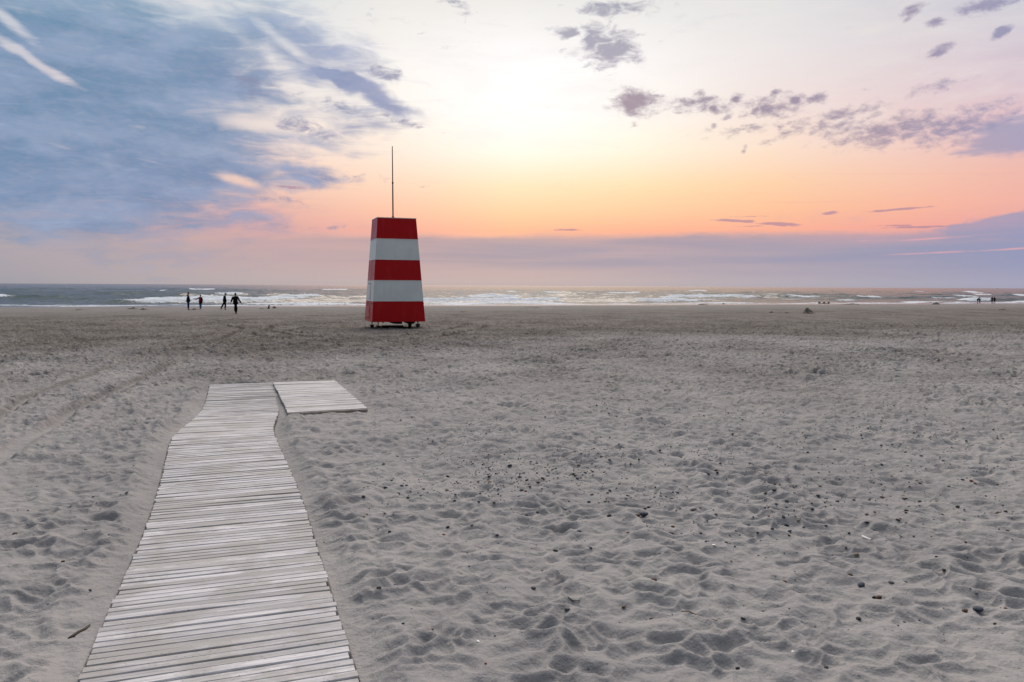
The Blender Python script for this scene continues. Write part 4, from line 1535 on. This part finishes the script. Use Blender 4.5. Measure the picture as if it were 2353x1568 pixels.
HEAPS = [
    (1856, 721, 32, 14, 'tall pointed pyramid heap of sand on the right half of the beach', 1.15),
    (1808, 720, 14, 3, 'low crumbly lump of sand beside the tall pyramid heap', 0.7),
    (1772, 719, 13, 3, 'low wide sand lump left of the tall pyramid heap', 0.6),
    (447, 712.5, 20, 3.6, 'smooth low mound of sand between the two standing people', 0.9),
    (631, 709, 10, 4.5, 'dark heap of dug sand behind the sitting dog', 0.7),
    (602, 710.5, 22, 1.8, 'thin dark ridge of dug sand left of the sitting dog', 0.6),
    (1345, 752, 24, 3, 'flat dark lump of sand in mid beach right of the tower', 0.6),
    (1265, 698, 11, 4, 'small pointed sand mound at the waterline right of the tower', 0.9),
    (1222, 707, 46, 2.4, 'long low sand ridge near the water right of the tower', 0.6),
    (2150, 700, 18, 4.6, 'rounded sand mound at the water edge left of the far bathers', 0.9),
    (2302, 713, 22, 3, 'low dark lump of sand below the pair of far bathers', 0.6),
    (305, 711, 22, 4, 'dark low sand lump left of the man in the navy jacket', 0.6),
    (330, 712, 16, 3.5, 'smaller sand lump nearest the man in the navy jacket', 0.6),
    (188, 713, 34, 2.2, 'long flat dark sand ridge at the far left', 0.5),
    (1615, 701, 24, 2.5, 'low sand ridge at the waterline in the middle of the beach', 0.6),
    (1663, 700, 10, 3, 'small sand mound right beside the low waterline ridge', 0.9),
    (1955, 700, 36, 2.6, 'long uneven sand ridge just right of the sand castle', 0.6),
    (1070, 717, 36, 2, 'rough dark sand patch right behind the striped tower', 0.5),
]
for k, (px, py, w, h, lb, pk) in enumerate(HEAPS):
    heap(px, py, w, h, lb, 5 + k * 3, pk)

# castle: a low wall with three worn turrets
x, y = hit(1893, 699)
q = math.hypot(x, y) / FPX
cas = empty('sand_castle', (x, y, ground(x, y)), 0.0, 'low sand castle wall with worn turrets at the waterline', 'sand castle')
b_ = bmesh.new()
box(b_, -11 * q, 11 * q, -3 * q, 3 * q, -0.1, 2.2 * q)
bm_obj('wall', b_, M_HEAP, cas, 0.05)
for xx, hh_, ww in ((-10, 5.2, 2.6), (0, 4.4, 3.0), (10, 5.2, 2.2)):
    b_ = bmesh.new()
    cyl(b_, (xx * q, -1 * q, -0.1), (xx * q, -1 * q, hh_ * q), ww * q, ww * 0.72 * q, 14)
    bm_obj('turret', b_, M_HEAP, cas, 0.03)

# ------------------------------------------------------------------ people
M_SKIN = simple('skin', (0.30, 0.17, 0.12), 0.6, 0.08, 12)
CL = {}


def cloth(name, c):
    if name not in CL:
        CL[name] = simple(name, c, 0.9, 0.2, 14, 0, 0.4, 0.1)
    return CL[name]


def skin(name, pts, edges, mat, parent, sub=1):
    """a smooth tapering surface grown on a skeleton; pts: list of (xyz, radius)"""
    me_ = bpy.data.meshes.new(name)
    me_.from_pydata([p[0] for p in pts], edges, [])
    o_ = bpy.data.objects.new(name, me_)
    col.objects.link(o_)
    md = o_.modifiers.new('s', 'SKIN')
    md.use_smooth_shade = True
    md.branch_smoothing = 0.4
    for i, v in enumerate(me_.skin_vertices[0].data):
        r_ = pts[i][1]
        v.radius = (r_ * 1.18, r_ * 1.18) if not isinstance(r_, tuple) else r_
        v.use_root = (i == 0)
    sb = o_.modifiers.new('u', 'SUBSURF')
    sb.levels = sb.render_levels = sub
    dg = bpy.context.evaluated_depsgraph_get()
    ev = o_.evaluated_get(dg)
    m2 = bpy.data.meshes.new_from_object(ev)
    m2.name = name
    m2.materials.clear()
    m2.materials.append(mat)
    o_.modifiers.clear()
    o_.data = m2
    bpy.data.meshes.remove(me_)
    if parent is not None:
        o_.parent = parent
    return o_


def person(px, py, Ht, label, J, top, bottom, shoes, hair, face=0.0, skirt=None, cap=None, hood=False, shirt=None, bare=False, sleeves=True, bulk=1.0, group=None):
    """J: joint positions in metres for a 1.75 m figure seen from the camera (x right, y away, z up)"""
    x, y = hit(px, py)
    k = Ht / 1.75
    root = empty('person', (x, y, ground(x, y)), -math.atan2(x, y), label, 'person', group)
    root.scale = (k, k, k)
    D = {
        'pelvis': (0, 0, 0.93), 'waist': (0, 0, 1.08), 'chest': (0, 0, 1.30), 'neck': (0, 0, 1.48), 'head': (0, 0, 1.63),
        'ls': (-0.18, 0, 1.42), 'le': (-0.24, 0, 1.14), 'lw': (-0.26, 0, 0.89), 'rs': (0.18, 0, 1.42), 're': (0.24, 0, 1.14), 'rw': (0.26, 0, 0.89),
        'lh': (-0.09, 0, 0.90), 'lk': (-0.10, 0, 0.50), 'la': (-0.10, 0, 0.09), 'rh': (0.09, 0, 0.90), 'rk': (0.10, 0, 0.50), 'ra': (0.10, 0, 0.09)}
    D.update(J)
    D = {a: Vector(b) for a, b in D.items()}
    F_ = Vector((math.sin(face), -math.cos(face), 0))          # where the figure looks (0 = at the camera)
    S_ = Vector((math.cos(face), math.sin(face), 0))
    if 'ls' not in J:
        D['ls'] = D['chest'] + Vector((0, 0, 0.12)) - S_ * 0.18
    if 'rs' not in J:
        D['rs'] = D['chest'] + Vector((0, 0, 0.12)) + S_ * 0.18
    if 'lh' not in J:
        D['lh'] = D['pelvis'] - S_ * 0.09 - Vector((0, 0, 0.03))
    if 'rh' not in J:
        D['rh'] = D['pelvis'] + S_ * 0.09 - Vector((0, 0, 0.03))
    # body: one continuous surface, feet to fingertips
    P_, E = [], []

    def add(p, r_, link_to=None):
        P_.append((tuple(p), r_))
        if link_to is not None:
            E.append((link_to, len(P_) - 1))
        return len(P_) - 1
    a0_ = add(D['pelvis'], 0.125)
    w = add(D['waist'], 0.115, a0_)
    c = add(D['chest'], 0.135, w)
    n = add(D['neck'], 0.055, c)
    up = (D['head'] - D['neck']).normalized()
    n2 = add(D['head'] - up * 0.075, 0.062, n)
    for s_, sg in (('l', -1), ('r', 1)):
        sh = add(D[s_ + 's'], 0.062, c)
        el = add(D[s_ + 'e'], 0.043, sh)
        wr = add(D[s_ + 'w'], 0.028, el)
        dirv = (D[s_ + 'w'] - D[s_ + 'e']).normalized()
        side_ = dirv.cross(F_)
        side_ = side_.normalized() if side_.length > 0.1 else S_.copy()
        pa = add(D[s_ + 'w'] + dirv * 0.055, 0.027, wr)
        nrm = side_.cross(dirv)
        for q_, (lf, ofs) in enumerate(((0.066, -0.027), (0.076, -0.009), (0.070, 0.009), (0.055, 0.026))):
            b1 = add(D[s_ + 'w'] + dirv * 0.085 + side_ * ofs, 0.0095, pa)
            b2_ = add(D[s_ + 'w'] + dirv * (0.085 + lf * 0.55) + side_ * ofs + nrm * 0.008, 0.0085, b1)
            add(D[s_ + 'w'] + dirv * (0.085 + lf) + side_ * ofs + nrm * 0.026, 0.007, b2_)
        th1 = add(D[s_ + 'w'] + dirv * 0.045 - side_ * 0.036, 0.010, pa)
        add(D[s_ + 'w'] + dirv * 0.085 - side_ * 0.052 + nrm * 0.012, 0.008, th1)
        hp = add(D[s_ + 'h'], 0.092, a0_)
        kn = add(D[s_ + 'k'], 0.058, hp)
        mid = add(D[s_ + 'k'].lerp(D[s_ + 'a'], 0.35), 0.053, kn)
        an = add(D[s_ + 'a'], 0.034, mid)
        add(D[s_ + 'a'] + F_ * 0.13 - Vector((0, 0, 0.045)), 0.030, an)
    body = skin('body', P_, E, M_SKIN, root)
    up2 = (up + Vector((0, 0, 1))).normalized()
    Sx = F_.cross(up2).normalized()
    Fx = up2.cross(Sx).normalized()
    HM = Matrix((Sx, Fx, up2)).transposed()
    hb = bmesh.new()
    hb.from_mesh(body.data)
    tmp = bmesh.new()
    bmesh.ops.create_icosphere(tmp, subdivisions=3, radius=1.0)
    for v in tmp.verts:
        x_, y_, z_ = v.co
        wdt = 0.080 * (1 - 0.20 * max(0, -z_))
        q_ = Vector((x_ * wdt, y_ * 0.098 - 0.004, z_ * 0.120))
        if y_ > 0.2 and z_ < -0.3:
            q_.y += 0.010 * (1 - abs(x_))                        # chin and jaw
        q_.y += 0.026 * math.exp(-(x_ / 0.16) ** 2 - ((z_ + 0.12) / 0.20) ** 2) * (y_ > 0)     # nose
        for ex in (-0.38, 0.38):
            q_.y -= 0.012 * math.exp(-((x_ - ex) / 0.18) ** 2 - ((z_ - 0.05) / 0.12) ** 2) * (y_ > 0)   # eye sockets
        q_.y -= 0.006 * math.exp(-(x_ / 0.28) ** 2 - ((z_ + 0.46) / 0.06) ** 2) * (y_ > 0)      # mouth
        q_.x += math.copysign(0.016 * math.exp(-((abs(x_) - 0.97) / 0.12) ** 2 - ((z_ + 0.05) / 0.22) ** 2), x_)   # ears
        v.co = D['head'] + HM @ q_
    off_ = [hb.verts.new(v.co) for v in tmp.verts]
    for f in tmp.faces:
        hb.faces.new([off_[v.index] for v in f.verts]).smooth = True
    tmp.free()
    hb.to_mesh(body.data)
    hb.free()

    def cap_shell(nm, mat_, lowf, scale, parent_, backlow=-0.75):
        cb = bmesh.new()
        bmesh.ops.create_icosphere(cb, subdivisions=3, radius=1.0)
        kill = [v for v in cb.verts if v.co.z < (lowf if v.co.y > 0.05 else (backlow + (v.co.y + 1) * (lowf - backlow)))]
        bmesh.ops.delete(cb, geom=kill, context='VERTS')
        for v in cb.verts:
            x_, y_, z_ = v.co
            n__ = 1 + 0.03 * math.sin(x_ * 17 + y_ * 13 + z_ * 19)
            v.co = D['head'] + HM @ Vector((x_ * 0.080 * scale * n__, (y_ * 0.098 - 0.006) * scale * n__, z_ * 0.120 * scale * n__ + 0.003))
        for f in cb.faces:
            f.smooth = True
        ob = bm_obj(nm, cb, mat_, parent_)
        sd2 = ob.modifiers.new('thick', 'SOLIDIFY')
        sd2.thickness = 0.008
        sd2.offset = -1
        return ob
    # trousers
    q0 = bottom[1]
    if q0 > 0:
        P2, E2 = [(tuple(D['pelvis'] + Vector((0, 0, 0.16))), 0.135 * bulk), (tuple(D['pelvis'] - Vector((0, 0, 0.03))), 0.145 * bulk)], [(0, 1)]
        for s_ in 'lr':
            b0_ = len(P2)
            hp_ = D[s_ + 'h'] - Vector((0, 0, 0.04))
            P2.append((tuple(hp_), 0.112))
            E2.append((1, b0_))
            if q0 > 0.5:
                P2.append((tuple(D[s_ + 'k']), 0.080))
                P2.append((tuple(D[s_ + 'k'].lerp(D[s_ + 'a'], 0.92)), 0.066))
                E2 += [(b0_, b0_ + 1), (b0_ + 1, b0_ + 2)]
            else:
                P2.append((tuple(hp_.lerp(D[s_ + 'k'], 0.75)), 0.098))
                E2 += [(b0_, b0_ + 1)]
        skin('trousers' if q0 > 0.5 else 'shorts', P2, E2, cloth(*bottom[0]), root)
    # jacket
    lo_z = skirt if skirt is not None else 0.86
    ax = D['waist'] - D['pelvis']
    low = D['pelvis'] + ax.normalized() * (lo_z - 0.93)
    P3_, E3 = [(tuple(D['chest']), 0.172 * bulk), (tuple(D['waist']), 0.162 * bulk), (tuple(D['pelvis']), 0.172 * bulk)], [(0, 1), (1, 2)]
    P3_.append((tuple(low - Vector((0, 0, 0.07))), 0.170 * bulk)); E3.append((2, 3))
    P3_.append((tuple(D['neck'] - Vector((0, 0, 0.02))), 0.085)); E3.append((0, len(P3_) - 1))
    for s_ in 'lr':
        b0_ = len(P3_)
        P3_.append((tuple(D[s_ + 's']), 0.086)); E3.append((0, b0_))
        P3_.append((tuple(D[s_ + 'e']), 0.064)); E3.append((b0_, b0_ + 1))
        if sleeves:
            P3_.append((tuple(D[s_ + 'e'].lerp(D[s_ + 'w'], 0.9)), 0.048)); E3.append((b0_ + 1, b0_ + 2))
    jk = skin('jacket', P3_, E3, cloth(*top), root)
    if hood:
        hp0 = D['neck'] - F_ * 0.09 - Vector((0, 0, 0.01))
        skin('hood', [(tuple(hp0 + Vector((0, 0, 0.05))), 0.075), (tuple(hp0 - Vector((0, 0, 0.06)) - F_ * 0.03), 0.085)], [(0, 1)], cloth(*top), jk)
    if shirt:
        f0 = D['chest'] + F_ * 0.105
        skin('shirt', [(tuple(f0 + Vector((0.02, 0, 0.10))), 0.055), (tuple(f0 + Vector((0.02, 0, -0.1))), 0.085), (tuple(D['pelvis'] + F_ * 0.11 + Vector((0.03, 0, -0.02))), 0.085)],
             [(0, 1), (1, 2)], cloth(*shirt), root)
    # hair or cap
    if hair:
        cap_shell('hair', cloth(hair[0], hair[1]), 0.32, 1.07 * hair[2], root)
    if cap:
        cp = cap_shell('cap', cloth(*cap), 0.22, 1.12, root, 0.05)
        pb = bmesh.new()
        rows = []
        for a_ in [math.pi * (0.12 + 0.76 * t__ / 8) for t__ in range(9)]:
            ix_, iy_ = math.cos(a_) * 0.085, -math.sin(a_) * 0.100
            ox_, oy_ = math.cos(a_) * 0.088, -math.sin(a_) * 0.178 - 0.004
            rows.append([pb.verts.new(D['head'] + HM @ Vector(c_)) for c_ in ((ix_, iy_, 0.030), (ox_, oy_, 0.018), (ox_, oy_, 0.012), (ix_, iy_, 0.022))])
        for r0, r1_ in zip(rows[:-1], rows[1:]):
            for q_ in range(4):
                pb.faces.new((r0[q_], r0[(q_ + 1) % 4], r1_[(q_ + 1) % 4], r1_[q_]))
        pb.faces.new(rows[0]); pb.faces.new(list(reversed(rows[-1])))
        bm_obj('peak', pb, cloth(*cap), cp)
    if not bare:
        for s_ in 'lr':
            A = D[s_ + 'a']
            skin('shoe', [(tuple(A - F_ * 0.05 - Vector((0, 0, 0.035))), 0.052), (tuple(A + F_ * 0.06 - Vector((0, 0, 0.045))), 0.048), (tuple(A + F_ * 0.15 - Vector((0, 0, 0.052))), 0.038)],
                 [(0, 1), (1, 2)], cloth(*shoes), root)
    return root


NAVY = ('navy_cloth', (0.010, 0.012, 0.030))
BLK = ('black_cloth', (0.006, 0.006, 0.008))
JEANS = ('dark_blue_denim', (0.012, 0.018, 0.085))
LJEANS = ('light_blue_denim', (0.06, 0.17, 0.27))
MAROON = ('dark_maroon_cloth', (0.020, 0.006, 0.009))
REDC = ('red_cloth', (0.26, 0.008, 0.012))
SHB = ('black_leather', (0.006, 0.006, 0.007))
SHW = ('pale_blue_canvas', (0.20, 0.30, 0.34))

RT = R(90)          # facing right in the picture
person(433.5, 712.5, 1.80, 'man in navy hooded jacket and dark jeans standing with his back straight, facing the woman', {
    'pelvis': (-0.02, 0, 0.93), 'waist': (-0.01, 0, 1.08), 'chest': (-0.04, 0, 1.31), 'neck': (-0.02, 0, 1.50), 'head': (0.03, 0, 1.65),
    'ls': (-0.05, 0.17, 1.42), 'rs': (-0.05, -0.17, 1.42), 'le': (0.02, 0.22, 1.16), 're': (0.0, -0.22, 1.16), 'lw': (0.16, 0.14, 1.00), 'rw': (0.15, -0.14, 1.00),
    'lk': (0.0, 0.09, 0.50), 'rk': (-0.02, -0.09, 0.50), 'la': (-0.03, 0.09, 0.09), 'ra': (-0.05, -0.09, 0.09)},
    NAVY, (JEANS, 1), SHB, ('dark_hair', (0.012, 0.008, 0.006), 1.0), RT, skirt=0.80, hood=True, bulk=1.06)
person(461.0, 711.3, 1.52, 'woman in dark coat over a red shirt and light jeans, one arm stretched out', {
    'pelvis': (0, 0, 0.93), 'chest': (0.0, 0, 1.30), 'head': (0.02, 0, 1.63), 'neck': (0.01, 0, 1.48),
    'ls': (-0.16, 0, 1.41), 'le': (-0.42, -0.03, 1.24), 'lw': (-0.68, -0.05, 1.27), 'rs': (0.17, 0, 1.41), 're': (0.22, 0, 1.14), 'rw': (0.22, -0.03, 0.88),
    'lk': (-0.05, 0, 0.50), 'la': (-0.05, 0, 0.09), 'rk': (0.05, 0, 0.50), 'ra': (0.03, -0.02, 0.09)},
    MAROON, (LJEANS, 1), SHW, ('fair_brown_hair', (0.16, 0.085, 0.035), 1.14), R(-15), skirt=0.62, shirt=REDC, bulk=1.12)
person(517.0, 712.3, 1.76, 'man with a cap worn backwards, dressed in black, striding to the right', {
    'pelvis': (0.0, 0, 0.92), 'waist': (-0.02, 0, 1.07), 'chest': (-0.03, 0, 1.30), 'neck': (0.04, 0, 1.48), 'head': (0.09, 0, 1.61),
    'ls': (-0.04, 0.17, 1.42), 'rs': (-0.02, -0.17, 1.42), 'le': (-0.06, 0.24, 1.16), 're': (0.04, -0.24, 1.16), 'lw': (0.06, 0.2, 0.98), 'rw': (0.12, -0.18, 1.02),
    'lh': (-0.02, 0.08, 0.88), 'rh': (0.02, -0.08, 0.88), 'lk': (-0.20, 0.08, 0.50), 'la': (-0.40, 0.08, 0.17), 'rk': (0.05, -0.08, 0.49), 'ra': (0.0, -0.08, 0.09)},
    BLK, (BLK, 1), ('dark_grey_shoe', (0.03, 0.035, 0.04)), None, RT, skirt=0.84, cap=('black_cap', (0.008, 0.008, 0.009)), bulk=1.08)
pD = person(541.5, 721.5, 1.82, 'person all in black walking with both arms held away from the body', {
    'pelvis': (0.01, 0, 0.93), 'chest': (0.0, 0, 1.31), 'neck': (0.01, 0, 1.49), 'head': (0.02, 0, 1.62),
    'ls': (-0.19, 0, 1.40), 'le': (-0.29, 0, 1.13), 'lw': (-0.36, -0.03, 0.92), 'rs': (0.19, 0, 1.40), 're': (0.31, 0, 1.10), 'rw': (0.47, -0.03, 0.88),
    'lk': (-0.05, 0, 0.50), 'la': (-0.01, 0.1, 0.12), 'rk': (0.09, 0, 0.50), 'ra': (0.05, -0.08, 0.09)},
    BLK, (BLK, 1), SHB, ('black_hair', (0.006, 0.005, 0.005), 1.02), R(160), skirt=0.80, bulk=1.15)
person(2247.0, 698.6, 1.72, 'bather in black bending forward over a child by the water', {
    'pelvis': (-0.08, 0, 0.95), 'waist': (-0.05, 0, 1.10), 'chest': (0.08, 0, 1.28), 'neck': (0.22, 0, 1.40), 'head': (0.31, -0.02, 1.42),
    'ls': (0.10, 0.17, 1.36), 'rs': (0.10, -0.17, 1.36), 'le': (0.22, 0.2, 1.12), 're': (0.20, -0.2, 1.10), 'lw': (0.36, 0.12, 0.98), 'rw': (0.34, -0.12, 0.96),
    'lk': (-0.06, 0.09, 0.50), 'rk': (-0.04, -0.09, 0.50), 'la': (-0.10, 0.09, 0.09), 'ra': (-0.05, -0.09, 0.09)},
    BLK, (BLK, 0.4), SHB, ('dark_hair', (0.012, 0.008, 0.006), 1.05), RT, bare=True, bulk=1.2)
person(2251.2, 698.6, 1.30, 'child in teal top raising one arm beside the bending bather', {
    'ls': (-0.15, 0, 1.42), 'le': (-0.22, 0, 1.22), 'lw': (-0.2, -0.1, 1.0), 'rs': (0.16, 0, 1.43), 're': (0.34, 0, 1.58), 'rw': (0.48, 0, 1.78),
    'head': (0.02, 0, 1.64), 'lk': (-0.07, 0, 0.5), 'rk': (0.08, 0, 0.5)},
    ('teal_cloth', (0.01, 0.16, 0.21)), (('teal_cloth', (0.01, 0.16, 0.21)), 0.4), SHB, ('brown_hair', (0.05, 0.03, 0.02), 1.05), R(30), bare=True)
person(2279.3, 698.6, 1.76, 'barefoot bather in mauve-grey top and black shorts, left one of the far pair', {
    'pelvis': (-0.02, 0, 0.93), 'chest': (0.0, 0, 1.31), 'head': (-0.02, 0, 1.64), 're': (0.26, -0.05, 1.2), 'rw': (0.38, -0.1, 1.14), 'le': (-0.26, 0, 1.14), 'lw': (-0.34, -0.02, 0.95),
    'lk': (-0.12, 0, 0.5), 'la': (-0.15, 0, 0.09), 'rk': (0.1, 0, 0.5)},
    ('mauve_grey_cloth', (0.07, 0.06, 0.085)), (BLK, 0.4), SHB, ('dark_hair', (0.012, 0.008, 0.006), 1.08), R(60), bare=True, sleeves=False, bulk=1.12)
person(2284.6, 698.6, 1.70, 'barefoot bather in dark navy top and black shorts, rightmost on the beach', {
    'pelvis': (0.02, 0, 0.93), 'chest': (0.0, 0, 1.31), 'head': (-0.01, 0, 1.62), 'le': (-0.22, -0.05, 1.2), 'lw': (-0.26, -0.15, 1.1), 're': (0.26, 0, 1.12), 'rw': (0.30, -0.02, 0.9),
    'lk': (-0.1, 0, 0.5), 'rk': (0.12, 0, 0.5), 'ra': (0.16, 0, 0.09)},
    NAVY, (BLK, 0.4), SHB, ('dark_hair', (0.012, 0.008, 0.006), 1.08), R(-60), bare=True, bulk=1.08)

# ------------------------------------------------------------------ dog sitting by the dug sand, facing right
x, y = hit(617.5, 710.5)
dog = empty('dog', (x, y, ground(x, y)), -math.atan2(x, y), 'small dark brown dog with a tan chest sitting by a dug heap of sand', 'dog')
DG = [((0.0, 0, 0.14), 0.085), ((-0.02, 0, 0.22), 0.080), ((0.02, 0, 0.30), 0.075), ((0.04, 0, 0.37), 0.050), ((0.05, 0, 0.42), 0.052), ((0.11, 0, 0.405), 0.026), ((0.15, 0, 0.40), 0.018),
      ((0.03, -0.035, 0.465), 0.016), ((0.03, 0.035, 0.465), 0.016),
      ((0.06, -0.045, 0.22), 0.030), ((0.07, -0.045, 0.10), 0.020), ((0.08, -0.045, 0.018), 0.019), ((0.11, -0.045, 0.012), 0.014),
      ((0.06, 0.045, 0.22), 0.030), ((0.07, 0.045, 0.10), 0.020), ((0.08, 0.045, 0.018), 0.019), ((0.11, 0.045, 0.012), 0.014),
      ((-0.02, -0.075, 0.11), 0.055), ((0.06, -0.085, 0.10), 0.030), ((-0.02, -0.085, 0.02), 0.020), ((0.06, -0.085, 0.015), 0.015),
      ((-0.02, 0.075, 0.11), 0.055), ((0.06, 0.085, 0.10), 0.030), ((-0.02, 0.085, 0.02), 0.020), ((0.06, 0.085, 0.015), 0.015),
      ((-0.09, 0, 0.06), 0.022), ((-0.17, 0, 0.03), 0.016), ((-0.24, 0, 0.03), 0.010)]
DE = [(0, 1), (1, 2), (2, 3), (3, 4), (4, 5), (5, 6), (4, 7), (4, 8), (2, 9), (9, 10), (10, 11), (11, 12), (2, 13), (13, 14), (14, 15), (15, 16),
      (0, 17), (17, 18), (18, 19), (19, 20), (0, 21), (21, 22), (22, 23), (23, 24), (0, 25), (25, 26), (26, 27)]
skin('body', DG, DE, simple('brown_fur', (0.055, 0.028, 0.016), 0.95, 0.3, 20), dog)
skin('chest_patch', [((0.085, 0, 0.30), 0.032), ((0.09, 0, 0.22), 0.030)], [(0, 1)], simple('tan_fur', (0.26, 0.16, 0.07), 0.95, 0.2, 20), dog)
